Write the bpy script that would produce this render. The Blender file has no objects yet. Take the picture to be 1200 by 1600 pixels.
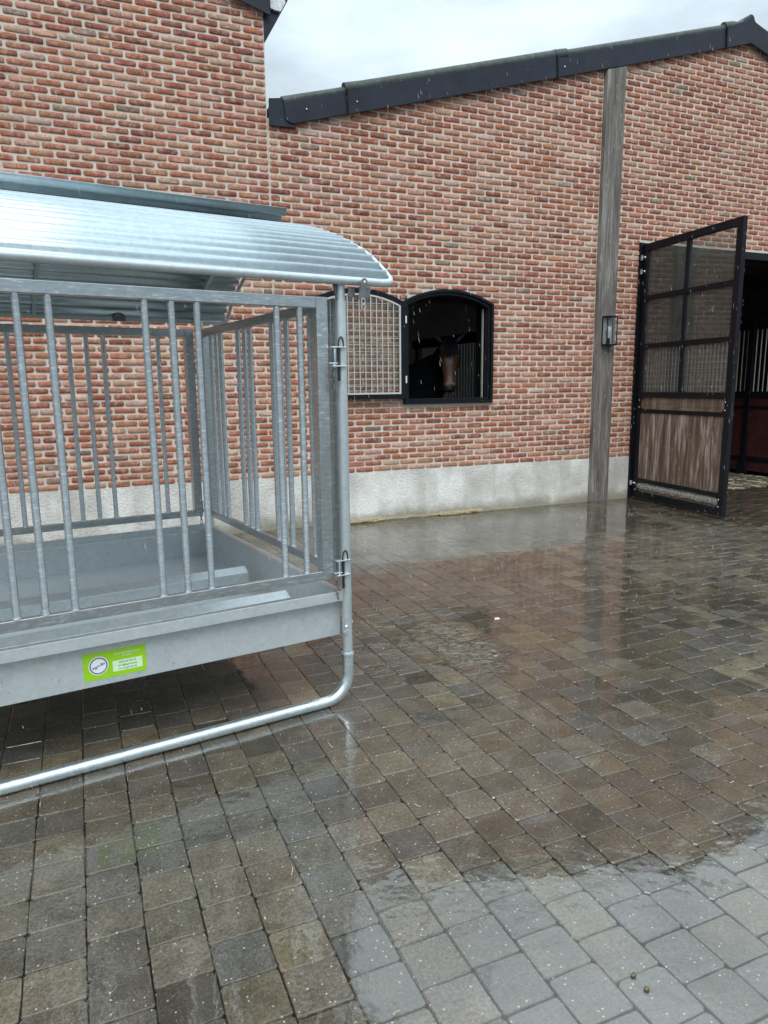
import bpy, math, random
import numpy as np
from mathutils import Vector, Matrix, noise as mnoise

random.seed(7)
rng = np.random.default_rng(7)
scene = bpy.context.scene
col = scene.collection
R = math.radians

# ------------------------------------------------------------------ camera
D = 7.386                       # distance from the lens to the brick facade
H_CAM = 1.526
cam_d = bpy.data.cameras.new("camera")
cam_d.sensor_fit = 'VERTICAL'
cam_d.sensor_height = 24.0
cam_d.lens = 24.0 * 1110.0 / 1600.0
cam_d.clip_start = 0.05
cam_d.clip_end = 2000
cam = bpy.data.objects.new("camera", cam_d)
col.objects.link(cam)
_r = Vector((0.91937972, -0.39322438, -0.01074763))
_u = Vector((0.07882398, 0.15738942, 0.98437577))
_w = Vector((0.38539292, 0.90587149, -0.17569615))
m = Matrix.Identity(4)
for i in range(3):
    m[i][0] = _r[i]; m[i][1] = _u[i]; m[i][2] = -_w[i]
m[2][3] = H_CAM
cam.matrix_world = m
scene.camera = cam

# ------------------------------------------------------------------ sky, sun, exposure
SUN_EL, SUN_AZ = R(52), R(205)          # azimuth measured from +Y clockwise: behind the camera
world = bpy.data.worlds.new("World")
scene.world = world
world.use_nodes = True
nt = world.node_tree
nt.nodes.clear()
wo = nt.nodes.new('ShaderNodeOutputWorld')
bg = nt.nodes.new('ShaderNodeBackground')
sky = nt.nodes.new('ShaderNodeTexSky')
sky.sky_type = 'NISHITA'
sky.sun_disc = False
sky.sun_elevation = SUN_EL
sky.sun_rotation = SUN_AZ
tc = nt.nodes.new('ShaderNodeTexCoord')
sep = nt.nodes.new('ShaderNodeSeparateXYZ')
nt.links.new(tc.outputs['Generated'], sep.inputs[0])
ramp = nt.nodes.new('ShaderNodeValToRGB')           # overcast: dim horizon, bright zenith
ramp.color_ramp.interpolation = 'EASE'
el = ramp.color_ramp.elements
SKY = [(0.0, 5.4), (0.25, 6.1), (0.46, 7.2), (0.58, 17.0), (0.67, 19.0), (0.80, 14.5), (1.0, 11.5)]
SKYMAX = 19.0
while len(el) < len(SKY):
    el.new(0.5)
for e, (p, v) in zip(el, SKY):
    e.position = p
    v /= SKYMAX
    e.color = (v * 0.82, v * 0.965, v * 1.07, 1)
nt.links.new(sep.outputs['Z'], ramp.inputs[0])
cn = nt.nodes.new('ShaderNodeTexNoise')
cn.inputs['Scale'].default_value = 3.2
cn.inputs['Detail'].default_value = 7
cn.inputs['Roughness'].default_value = 0.55
mp = nt.nodes.new('ShaderNodeMapping')
mp.inputs['Scale'].default_value = (1, 1, 2.6)
nt.links.new(tc.outputs['Generated'], mp.inputs[0])
nt.links.new(mp.outputs[0], cn.inputs['Vector'])
cr = nt.nodes.new('ShaderNodeMapRange')
cr.inputs['From Min'].default_value = 0.3
cr.inputs['From Max'].default_value = 0.7
cr.inputs['To Min'].default_value = 0.66 * SKYMAX
cr.inputs['To Max'].default_value = 1.30 * SKYMAX
nt.links.new(cn.outputs['Fac'], cr.inputs[0])
mul = nt.nodes.new('ShaderNodeVectorMath'); mul.operation = 'SCALE'
nt.links.new(ramp.outputs[0], mul.inputs[0])
nt.links.new(cr.outputs[0], mul.inputs['Scale'])
mx = nt.nodes.new('ShaderNodeMix'); mx.data_type = 'RGBA'
mx.inputs['Factor'].default_value = 0.93            # 7 % of the clear sky still shows through the cloud
nt.links.new(sky.outputs[0], mx.inputs[6])
nt.links.new(mul.outputs[0], mx.inputs[7])
nt.links.new(mx.outputs[2], bg.inputs['Color'])
bg.inputs['Strength'].default_value = 0.10
nt.links.new(bg.outputs[0], wo.inputs[0])

sun_d = bpy.data.lights.new("sun", 'SUN')
sun_d.energy = 1.5
sun_d.angle = R(40)
sun_d.color = (1.0, 0.97, 0.93)
sun = bpy.data.objects.new("sun", sun_d)
col.objects.link(sun)
_sd = Vector((math.sin(SUN_AZ) * math.cos(SUN_EL), math.cos(SUN_AZ) * math.cos(SUN_EL), math.sin(SUN_EL)))
sun.rotation_euler = _sd.to_track_quat('Z', 'Y').to_euler()

scene.view_settings.view_transform = 'Standard'
scene.view_settings.look = 'None'
scene.view_settings.exposure = 0.45
scene.view_settings.gamma = 1
scene.view_settings.use_curve_mapping = False
scene.cycles.max_bounces = 8
scene.cycles.use_denoising = True


# ------------------------------------------------------------------ helpers
class MB:
    """Collects shapes; build() links them as ONE mesh object."""
    def __init__(self):
        self.v = []; self.f = []; self.c = []; self.col = (1, 1, 1, 1); self.usecol = False

    def add(self, vs, fs, c=None):
        o = len(self.v)
        self.v.extend([tuple(p) for p in vs])
        self.f.extend([[o + i for i in f] for f in fs])
        if c is not None:
            self.usecol = True
        self.c.extend([c if c is not None else (1, 1, 1, 1)] * len(vs))
        return self

    def box(self, x0, y0, z0, x1, y1, z1, c=None):
        v = [(x0, y0, z0), (x1, y0, z0), (x1, y1, z0), (x0, y1, z0), (x0, y0, z1), (x1, y0, z1), (x1, y1, z1), (x0, y1, z1)]
        f = [(0, 3, 2, 1), (4, 5, 6, 7), (0, 1, 5, 4), (1, 2, 6, 5), (2, 3, 7, 6), (3, 0, 4, 7)]
        return self.add(v, f, c)

    def obox(self, o, ax, ay, az, a, b, c=None):
        """box in a frame: corner a to b along unit axes ax, ay, az from o"""
        o = Vector(o); v = []
        for (i, j, k) in ((0, 0, 0), (1, 0, 0), (1, 1, 0), (0, 1, 0), (0, 0, 1), (1, 0, 1), (1, 1, 1), (0, 1, 1)):
            v.append(o + ax * (b[0] if i else a[0]) + ay * (b[1] if j else a[1]) + az * (b[2] if k else a[2]))
        f = [(0, 3, 2, 1), (4, 5, 6, 7), (0, 1, 5, 4), (1, 2, 6, 5), (2, 3, 7, 6), (3, 0, 4, 7)]
        return self.add(v, f, c)

    def prism_xz(self, pts, y0, y1, c=None):
        n = len(pts)
        v = [(x, y0, z) for x, z in pts] + [(x, y1, z) for x, z in pts]
        f = [list(range(n)), list(range(2 * n - 1, n - 1, -1))]
        for i in range(n):
            j = (i + 1) % n
            f.append((i, n + i, n + j, j))
        return self.add(v, f, c)

    def prism_yz(self, pts, x0, x1, c=None):
        n = len(pts)
        v = [(x0, y, z) for y, z in pts] + [(x1, y, z) for y, z in pts]
        f = [list(range(n - 1, -1, -1)), list(range(n, 2 * n))]
        for i in range(n):
            j = (i + 1) % n
            f.append((i, j, n + j, n + i))
        return self.add(v, f, c)

    def tube(self, path, r, n=14, caps=True, c=None):
        P = [Vector(p) for p in path]
        rs = r if isinstance(r, (list, tuple)) else [r] * len(P)
        T = []
        for i in range(len(P)):
            a = P[max(i - 1, 0)]; b = P[min(i + 1, len(P) - 1)]
            T.append((b - a).normalized())
        ref = Vector((0, 0, 1)) if abs(T[0].z) < 0.9 else Vector((1, 0, 0))
        nrm = (ref - T[0] * ref.dot(T[0])).normalized()
        v = []; f = []
        for i, p in enumerate(P):
            if i:
                q = T[i - 1].rotation_difference(T[i]); nrm = (q @ nrm).normalized()
            bn = T[i].cross(nrm)
            for k in range(n):
                a = 2 * math.pi * k / n
                v.append(p + (nrm * math.cos(a) + bn * math.sin(a)) * rs[i])
        for i in range(len(P) - 1):
            for k in range(n):
                f.append((i * n + k, i * n + (k + 1) % n, (i + 1) * n + (k + 1) % n, (i + 1) * n + k))
        if caps:
            f.append(list(range(n - 1, -1, -1)))
            f.append(list(range((len(P) - 1) * n, len(P) * n)))
        return self.add(v, f, c)

    def ball(self, o, r, n=10, mseg=6, sc=(1, 1, 1), c=None):
        o = Vector(o); v = []; f = []
        for i in range(mseg + 1):
            th = math.pi * i / mseg
            for k in range(n):
                a = 2 * math.pi * k / n
                v.append(o + Vector((math.sin(th) * math.cos(a) * sc[0], math.sin(th) * math.sin(a) * sc[1], math.cos(th) * sc[2])) * r)
        for i in range(mseg):
            for k in range(n):
                f.append((i * n + k, (i + 1) * n + k, (i + 1) * n + (k + 1) % n, i * n + (k + 1) % n))
        return self.add(v, f, c)

    def build(self, name, mat, parent=None, origin=None, smooth=30, bevel=0.0, seg=2):
        me = bpy.data.meshes.new(name)
        vs = self.v
        if origin is not None:
            vs = [(a - origin[0], b - origin[1], c - origin[2]) for a, b, c in vs]
        me.from_pydata(vs, [], self.f)
        if self.usecol:
            at = me.color_attributes.new("col", 'FLOAT_COLOR', 'POINT')
            at.data.foreach_set("color", np.array(self.c, dtype=np.float32).ravel())
        if smooth:
            me.polygons.foreach_set("use_smooth", [True] * len(me.polygons))
            me.set_sharp_from_angle(angle=R(smooth))
        me.update()
        me.materials.append(mat)
        o = bpy.data.objects.new(name, me)
        col.objects.link(o)
        if parent:
            o.parent = parent
        if bevel:
            b = o.modifiers.new("edge_rounding", 'BEVEL')
            b.width = bevel; b.segments = seg; b.limit_method = 'ANGLE'; b.angle_limit = R(40)
        return o


def tag(o, label=None, cat=None, group=None, kind=None):
    if label: o['label'] = label
    if cat: o['category'] = cat
    if group: o['group'] = group
    if kind: o['kind'] = kind
    return o


def empty(name, loc, rz=0.0):
    o = bpy.data.objects.new(name, None)
    o.location = loc; o.rotation_euler = (0, 0, rz)
    o.empty_display_size = 0.2
    col.objects.link(o)
    return o


# ------------------------------------------------------------------ materials
class NT:
    def __init__(self, name):
        self.m = bpy.data.materials.new(name)
        self.m.use_nodes = True
        self.t = self.m.node_tree
        self.b = self.t.nodes['Principled BSDF']
        self.out = self.t.nodes['Material Output']

    def n(self, typ, **kw):
        x = self.t.nodes.new('ShaderNode' + typ)
        for k, v in kw.items():
            if k in x.inputs:
                x.inputs[k].default_value = v
            else:
                setattr(x, k, v)
        return x

    def l(self, a, b):
        self.t.links.new(a, b)

    def pos(self, scale=(1, 1, 1), obj=True):
        t = self.n('TexCoord')
        mp = self.n('Mapping')
        mp.inputs['Scale'].default_value = scale
        self.l(t.outputs['Object'], mp.inputs[0])
        return mp.outputs[0]

    def noise(self, vec, scale, detail=4, rough=0.5, dist=0.0):
        x = self.n('TexNoise')
        x.inputs['Scale'].default_value = scale
        x.inputs['Detail'].default_value = detail
        x.inputs['Roughness'].default_value = rough
        x.inputs['Distortion'].default_value = dist
        self.l(vec, x.inputs['Vector'])
        return x.outputs['Fac']

    def map(self, v, a, b, c, d, clamp=True):
        x = self.n('MapRange')
        x.clamp = clamp
        for i, q in zip(('From Min', 'From Max', 'To Min', 'To Max'), (a, b, c, d)):
            x.inputs[i].default_value = q
        self.l(v, x.inputs[0])
        return x.outputs[0]

    def mix(self, fac, a, b, blend='MIX'):
        x = self.n('Mix', data_type='RGBA', blend_type=blend)
        for sock, val in ((x.inputs[0], fac), (x.inputs[6], a), (x.inputs[7], b)):
            if hasattr(val, 'is_linked') or isinstance(val, bpy.types.NodeSocket):
                self.l(val, sock)
            else:
                sock.default_value = val if not isinstance(val, tuple) else (tuple(val) + (1,))[:4]
        return x.outputs[2]

    def math(self, op, a, b=0.0):
        x = self.n('Math', operation=op)
        for s, v in ((x.inputs[0], a), (x.inputs[1], b)):
            if isinstance(v, bpy.types.NodeSocket): self.l(v, s)
            else: s.default_value = v
        return x.outputs[0]

    def bump(self, h, strength, dist, sock=None):
        x = self.n('Bump')
        x.inputs['Strength'].default_value = strength
        x.inputs['Distance'].default_value = dist
        self.l(h, x.inputs['Height'])
        self.l(x.outputs[0], sock or self.b.inputs['Normal'])
        return x.outputs[0]

    def set(self, **kw):
        for k, v in kw.items():
            s = self.b.inputs[k.replace('_', ' ')]
            if isinstance(v, bpy.types.NodeSocket): self.l(v, s)
            else: s.default_value = v if not isinstance(v, tuple) else (tuple(v) + (1,))[:4]
        return self


def mat_plain(name, c, rough=0.5, metal=0.0, var=0.0, scale=8, bump=0.0, spec=0.5):
    k = NT(name)
    p = k.pos()
    nz = k.noise(p, scale, 5, 0.6)
    if var:
        k.set(Base_Color=k.mix(k.map(nz, 0.3, 0.7, 0, 1), tuple(x * (1 - var) for x in c), tuple(min(1, x * (1 + var)) for x in c)))
    else:
        k.set(Base_Color=c)
    k.set(Roughness=rough, Metallic=metal)
    k.b.inputs['Specular IOR Level'].default_value = spec
    if bump:
        k.bump(k.noise(p, scale * 6, 4, 0.6), bump, 0.004)
    return k.m


def mat_brick():
    k = NT("hand_formed_brick")
    a = k.n('VertexColor', layer_name="col").outputs[0]
    p = k.pos()
    n1 = k.noise(p, 42, 5, 0.65)
    n2 = k.noise(p, 15, 4, 0.6, 0.4)
    n3 = k.noise(p, 130, 3, 0.7)
    c = k.mix(k.map(n1, 0.38, 0.66, 0, 0.9), a, (0.50, 0.46, 0.45), 'MULTIPLY')
    c = k.mix(k.map(n2, 0.48, 0.74, 0, 0.62), c, (0.62, 0.385, 0.31))
    c = k.mix(k.map(n3, 0.58, 0.76, 0, 0.5), c, (0.68, 0.57, 0.51))
    c = k.mix(k.map(n3, 0.38, 0.24, 0, 0.35), c, (0.10, 0.06, 0.05))
    k.set(Base_Color=c, Roughness=0.78)
    k.b.inputs['Specular IOR Level'].default_value = 0.3
    h = k.mix(0.5, n1, n3)
    k.bump(h, 0.9, 0.006)
    return k.m


def mat_mortar():
    k = NT("lime_mortar")
    p = k.pos()
    n1 = k.noise(p, 3, 5, 0.6)
    n2 = k.noise(p, 120, 3, 0.6)
    c = k.mix(k.map(n1, 0.35, 0.7, 0, 1), (0.55, 0.475, 0.40), (0.70, 0.62, 0.54))
    c = k.mix(k.map(n2, 0.3, 0.7, 0.25, 0), c, (0.25, 0.2, 0.16))
    k.set(Base_Color=c, Roughness=0.9)
    k.bump(n2, 0.6, 0.004)
    return k.m


def mat_concrete():
    k = NT("roughcast_plinth")
    p = k.pos()
    n1 = k.noise(p, 1.6, 6, 0.65)
    n2 = k.noise(p, 42, 5, 0.65)
    n3 = k.noise(k.pos((1, 1, 0.25)), 5, 4, 0.6)
    t = k.n('TexCoord'); sp = k.n('SeparateXYZ'); k.l(t.outputs['Object'], sp.inputs[0])
    c = k.mix(k.map(n1, 0.38, 0.62, 0, 1), (0.47, 0.455, 0.415), (0.72, 0.71, 0.67))
    c = k.mix(k.map(n3, 0.46, 0.70, 0, 0.55), c, (0.38, 0.365, 0.33))
    c = k.mix(k.map(n2, 0.30, 0.50, 0.38, 0), c, (0.30, 0.29, 0.26))
    # splash dirt with a ragged upper edge along the foot
    e = k.math('ADD', sp.outputs['Z'], k.map(n1, 0, 1, -0.13, 0.13))
    c = k.mix(k.map(e, 0.03, 0.15, 0.8, 0), c, (0.20, 0.18, 0.12))
    k.set(Base_Color=c, Roughness=0.82)
    k.bump(n2, 1.0, 0.012)
    return k.m


def mat_paver():
    k = NT("wet_concrete_paver")
    a = k.n('VertexColor', layer_name="col").outputs[0]
    p = k.pos()
    n1 = k.noise(p, 9, 5, 0.62, 0.3)
    n2 = k.noise(p, 90, 3, 0.7)
    n4 = k.noise(p, 1.1, 4, 0.55)
    c = k.mix(k.map(n1, 0.34, 0.64, 0, 0.85), a, (0.50, 0.48, 0.44), 'MULTIPLY')
    c = k.mix(k.map(n2, 0.36, 0.62, 0.65, 0), c, (0.030, 0.026, 0.020))
    vo = k.n('TexVoronoi', feature='F1')
    vo.inputs['Scale'].default_value = 75
    k.l(p, vo.inputs['Vector'])
    spk = k.map(vo.outputs['Distance'], 0.15, 0.26, 1, 0)
    hs = k.n('SeparateColor'); k.l(vo.outputs['Color'], hs.inputs[0])
    spk = k.math('MULTIPLY', spk, k.map(hs.outputs[0], 0.84, 0.87, 0, 1))
    c = k.mix(spk, c, (0.42, 0.38, 0.29))
    vo2 = k.n('TexVoronoi', feature='F1')
    vo2.inputs['Scale'].default_value = 210
    k.l(p, vo2.inputs['Vector'])
    hs2 = k.n('SeparateColor'); k.l(vo2.outputs['Color'], hs2.inputs[0])
    c = k.mix(k.math('MULTIPLY', k.map(hs2.outputs[1], 0.66, 0.8, 0, 0.45), k.map(vo2.outputs['Distance'], 0.2, 0.45, 1, 0)), c, (0.30, 0.26, 0.20))
    # ---- the film of rain water
    tcw = k.n('TexCoord')
    far = k.n('VectorMath', operation='DISTANCE'); k.l(tcw.outputs['Object'], far.inputs[0]); far.inputs[1].default_value = (1.92, 3.52, 0)
    rip = k.math('MULTIPLY', k.map(far.outputs['Value'], 0.30, 0.85, 1, 0), k.map(k.noise(p, 7, 3, 0.5), 0.42, 0.56, 0, 1))
    wetm = k.map(k.math('ADD', n4, k.math('MULTIPLY', n1, 0.55)), 0.60, 0.92, 0.0, 1.0)
    k.set(Base_Color=c, Roughness=0.62, Coat_Weight=k.map(wetm, 0, 1, 0.78, 1.0))
    k.b.inputs['Specular IOR Level'].default_value = 0.25
    k.b.inputs['Coat IOR'].default_value = 1.75
    k.set(Coat_Roughness=k.map(wetm, 0, 1, 0.15, 0.05))
    hb = k.math('ADD', k.math('MULTIPLY', n2, 1.0), k.math('MULTIPLY', n1, 1.2))
    k.bump(hb, 0.7, 0.006)
    # water surface: long soft ripples, plus a patch that rain is ruffling
    wn = k.noise(p, 11, 2, 0.5)
    wn2 = k.noise(p, 55, 2, 0.5)
    wh = k.math('ADD', k.math('MULTIPLY', wn, 0.9), k.math('MULTIPLY', wn2, k.map(wetm, 0, 1, 0.28, 0.02)))
    wh = k.math('ADD', wh, k.math('MULTIPLY', k.math('MULTIPLY', rip, k.noise(p, 24, 3, 0.6)), 5.5))
    k.bump(wh, 0.28, 0.010, k.b.inputs['Coat Normal'])
    return k.m


def mat_galv(name="galvanised_steel", c=(0.50, 0.55, 0.585), streak=False, rough=(0.30, 0.5), metal=0.85):
    k = NT(name)
    p = k.pos()
    vo = k.n('TexVoronoi', feature='F1'); vo.inputs['Scale'].default_value = 110
    dn = k.n('TexNoise'); dn.inputs['Scale'].default_value = 30; k.l(p, dn.inputs['Vector'])
    mxv = k.n('Mix', data_type='VECTOR'); mxv.inputs[0].default_value = 0.03
    k.l(p, mxv.inputs[4]); k.l(dn.outputs['Color'], mxv.inputs[5])
    k.l(mxv.outputs[1], vo.inputs['Vector'])
    hs = k.n('SeparateColor'); k.l(vo.outputs['Color'], hs.inputs[0])
    n1 = k.noise(p, 16, 6, 0.68, 1.6)
    f = k.math('ADD', k.math('MULTIPLY', hs.outputs[0], 0.14), k.math('MULTIPLY', n1, 1.0))
    lo = tuple(x * 0.84 for x in c); hi = tuple(min(1, x * 1.12) for x in c)
    cc = k.mix(k.map(f, 0.35, 0.95, 0, 1), lo, hi)
    if streak:
        t = k.n('TexCoord'); mp = k.n('Mapping'); mp.inputs['Rotation'].default_value = (0, R(32), 0); mp.inputs['Scale'].default_value = (22, 22, 130)
        k.l(t.outputs['Object'], mp.inputs[0])
        s = k.noise(mp.outputs[0], 1, 3, 0.6)
        cc = k.mix(k.map(s, 0.56, 0.72, 0, 0.6), cc, (0.84, 0.88, 0.90))
        cc = k.mix(k.map(s, 0.46, 0.34, 0, 0.55), cc, (0.30, 0.345, 0.37))
    n2 = k.noise(p, 160, 2, 0.5)
    cc = k.mix(k.map(n2, 0.68, 0.78, 0, 0.12), cc, (0.2, 0.2, 0.19))
    k.set(Base_Color=cc, Metallic=metal, Roughness=k.map(f, 0.3, 1.0, rough[0], rough[1]))
    k.bump(k.noise(p, 26, 3, 0.6), 0.12, 0.004)
    return k.m


def mat_wood(name, cols, vertical=True, scale=1.0, bleach=0.4):
    k = NT(name)
    s = (30 * scale, 30 * scale, 1.3 * scale) if vertical else (1.6 * scale, 1.6 * scale, 34 * scale)
    p = k.pos(s)
    n1 = k.noise(p, 1.0, 6, 0.65, 0.5)
    n2 = k.noise(p, 4.2, 4, 0.7, 0.2)
    n3 = k.noise(k.pos((24, 24, 1.5)) if vertical else k.pos((1.5, 1.5, 6)), 1.4, 4, 0.6)
    c = k.mix(k.map(n1, 0.3, 0.7, 0, 1), cols[0], cols[1])
    c = k.mix(k.map(n2, 0.35, 0.55, 0.55, 0), c, cols[2])
    c = k.mix(k.math('MULTIPLY', k.map(n3, 0.50, 0.74, 0, bleach * .7), k.map(n2, 0.3, 0.65, 0.3, 1)), c, cols[3])
    n5 = k.noise(k.pos((11, 11, 1.3)), 1.0, 5, 0.65, 0.3)
    c = k.mix(k.math('MULTIPLY', k.map(n5, 0.50, 0.66, 0, bleach), k.map(n2, 0.32, 0.6, 0.35, 0.9)), c, cols[3])
    c = k.mix(k.map(n5, 0.46, 0.34, 0, 0.45), c, cols[2])
    k.set(Base_Color=c, Roughness=0.75)
    k.bump(k.mix(0.5, n1, n2), 0.6, 0.006)
    return k.m


def mat_glass(name, tint=(1, 1, 1), ior=1.6, rough=0.015, ripple=None, dirt=0.0):
    """window glass: clear pane with a true Fresnel reflection"""
    k = NT(name)
    k.t.nodes.remove(k.b)
    tr = k.n('BsdfTransparent'); tr.inputs[0].default_value = tuple(tint) + (1,)
    gl = k.n('BsdfGlossy'); gl.inputs['Roughness'].default_value = rough
    fr = k.n('Fresnel')
    ge = k.n('NewGeometry')
    k.l(k.map(ge.outputs['Backfacing'], 0, 1, ior, 1 / ior), fr.inputs['IOR'])     # same reflection from either side
    mxs = k.n('MixShader')
    base = tr.outputs[0]
    if dirt:                                        # a dull film of dust and dried rain on the pane
        df = k.n('BsdfDiffuse'); df.inputs[0].default_value = (0.30, 0.29, 0.26, 1)
        md = k.n('MixShader'); k.l(k.map(k.noise(k.pos(), 5, 4, 0.6), 0.3, 0.7, dirt * .8, dirt * 1.2), md.inputs[0])
        k.l(tr.outputs[0], md.inputs[1]); k.l(df.outputs[0], md.inputs[2]); base = md.outputs[0]
    k.l(fr.outputs[0], mxs.inputs[0]); k.l(base, mxs.inputs[1]); k.l(gl.outputs[0], mxs.inputs[2])
    k.l(mxs.outputs[0], k.out.inputs[0])
    if ripple:
        p = k.pos()
        h = k.math('ADD', k.math('ADD', k.math('MULTIPLY', k.noise(p, 6, 2, 0.5), 1.6), k.math('MULTIPLY', k.noise(p, 15, 2, 0.5), 0.55)), k.math('MULTIPLY', k.noise(p, 34, 2, 0.5), 0.12))
        t_ = k.n('TexCoord'); far = k.n('VectorMath', operation='DISTANCE')
        mpr = k.n('Mapping'); mpr.inputs['Scale'].default_value = (1 / .45, 1, 1); k.l(t_.outputs['Object'], mpr.inputs[0]); k.l(mpr.outputs[0], far.inputs[0]); far.inputs[1].default_value = (1.95 / .45, 3.50, 0)
        rip = k.map(far.outputs['Value'], 0.28, 0.62, 1, 0)              # a patch the rain is ruffling
        h = k.math('ADD', h, k.math('MULTIPLY', k.math('MULTIPLY', rip, k.noise(p, 9, 2, 0.5)), 11.0))
        bp = k.bump(h, ripple, 0.01, gl.inputs['Normal'])
        k.l(k.map(rip, 0, 1, ripple, 0.8), bp.node.inputs['Strength'])
        k.l(bp, fr.inputs['Normal'])
    return k.m


M = dict(
    brick=mat_brick(), mortar=mat_mortar(), plinth=mat_concrete(), paver=mat_paver(),
    galv=mat_galv("galvanised_steel", (0.56, 0.625, 0.64), False, (0.28, 0.46), 0.65), galv_bar=mat_galv("brushed_galvanised_bar", (0.43, 0.47, 0.48), True, (0.26, 0.42), 0.85),
    galv_sheet=mat_galv("galvanised_tray_sheet", (0.53, 0.58, 0.59), False, (0.26, 0.40), 0.4),
    galv_roof=mat_galv("corrugated_roof_sheet", (0.47, 0.555, 0.58), False, (0.27, 0.38), 0.75),
    galv_new=mat_galv("bright_zinc_pipe", (0.72, 0.80, 0.82), False, (0.22, 0.4), 0.9),
    black_steel=mat_plain("black_painted_steel", (0.005, 0.006, 0.009), 0.38, 0, 0.3, 14, 0.06, 0.22),
    black_iron=mat_plain("black_iron_pin", (0.012, 0.012, 0.013), 0.4),
    dark_plate=mat_plain("dark_zinc_plate", (0.16, 0.165, 0.165), 0.5, 0.6, 0.25, 30),
    trim=mat_plain("anthracite_roof_trim", (0.013, 0.016, 0.026), 0.42, 0, 0.35, 5, 0.08, 0.32),
    trim_roll=mat_plain("mossy_roll_tile", (0.040, 0.050, 0.044), 0.55, 0, 0.5, 12, 0.2),
    zinc=mat_plain("zinc_gutter", (0.50, 0.53, 0.53), 0.45, 0.4, 0.35, 30),
    slate=mat_plain("roof_slate", (0.03, 0.033, 0.038), 0.6, 0, 0.4, 3, 0.3),
    post=mat_wood("weathered_oak_post", [(0.092, 0.080, 0.068), (0.205, 0.186, 0.165), (0.026, 0.020, 0.016), (0.38, 0.36, 0.33)], True, 1.5, 0.75),
    plank=mat_wood("worn_brown_planks", [(0.085, 0.046, 0.028), (0.180, 0.108, 0.070), (0.030, 0.018, 0.014), (0.50, 0.44, 0.39)], True, 0.9, 1.0),
    plank_h=mat_wood("worn_brown_board", [(0.10, 0.058, 0.038), (0.18, 0.115, 0.08), (0.04, 0.022, 0.016), (0.40, 0.33, 0.28)], False, 0.8, 0.5),
    gnawed=mat_plain("gnawed_pale_timber", (0.25, 0.235, 0.21), 0.9, 0, 0.6, 40, 1.0),
    grille=mat_plain("pale_galvanised_wire", (0.55, 0.545, 0.51), 0.45, 0.3),
    glass=mat_glass("clear_door_glass", (0.80, 0.82, 0.80), 1.55, dirt=0.12),
    glass_win=mat_glass("casement_glass", (0.90, 0.90, 0.87)),
    water=mat_glass("rain_water", (0.93, 0.92, 0.89), 1.62, 0.04, 0.10),
    glass_lamp=mat_glass("lantern_glass", (0.93, 0.95, 0.96)),
    inner=mat_plain("dark_stable_wall", (0.20, 0.20, 0.185), 0.85, 0, 0.3, 2, 0.2),
    inner_floor=mat_plain("stable_floor", (0.075, 0.068, 0.052), 0.55, 0, 0.4, 5, 0.3),
    stall_red=mat_plain("oxblood_stall_board", (0.042, 0.010, 0.009), 0.5, 0, 0.4, 8, 0.1),
    stall_bar=mat_plain("stall_bar_steel", (0.50, 0.49, 0.44), 0.4, 0.5),
    straw=mat_plain("straw", (0.50, 0.41, 0.25), 0.8, 0, 0.35, 60),
    sand=mat_plain("joint_sand", (0.014, 0.012, 0.010), 0.5, 0, 0.4, 30, 0.3),
    white=mat_plain("white_plastic", (0.75, 0.76, 0.74), 0.45),
    ceramic=mat_plain("bulb_glass", (0.62, 0.60, 0.52), 0.25),
    green=mat_plain("lime_green_sticker", (0.28, 0.56, 0.010), 0.35),
    green_pale=mat_plain("pale_green_print", (0.60, 0.80, 0.50), 0.4),
    green_dark=mat_plain("dark_green_print", (0.008, 0.085, 0.060), 0.4),
    lilac=mat_plain("white_print", (0.72, 0.74, 0.80), 0.4),
    bolt=mat_plain("bright_bolt", (0.7, 0.72, 0.72), 0.3, 0.8),
    rain=mat_plain("sleet_drop", (0.85, 0.88, 0.9), 0.25),
)

# ------------------------------------------------------------------ ground and paving
g = MB().box(-160, -160, -0.40, 160, 160, -0.014)
tag(g.build("ground", M['sand']), kind='structure')

PP = 0.1565
def ground_z(x, y):
    return 0.0035 * mnoise.noise(Vector((x * 0.55, y * 0.55, 3.1))) + 0.0016 * mnoise.noise(Vector((x * 1.7, y * 1.7, 9.0)))

PCOL = [(0.112, 0.092, 0.064), (0.094, 0.080, 0.060), (0.136, 0.113, 0.078), (0.080, 0.070, 0.056), (0.098, 0.090, 0.076), (0.168, 0.138, 0.090), (0.070, 0.058, 0.042)]
PW = [.26, .22, .16, .12, .12, .05, .07]

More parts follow.
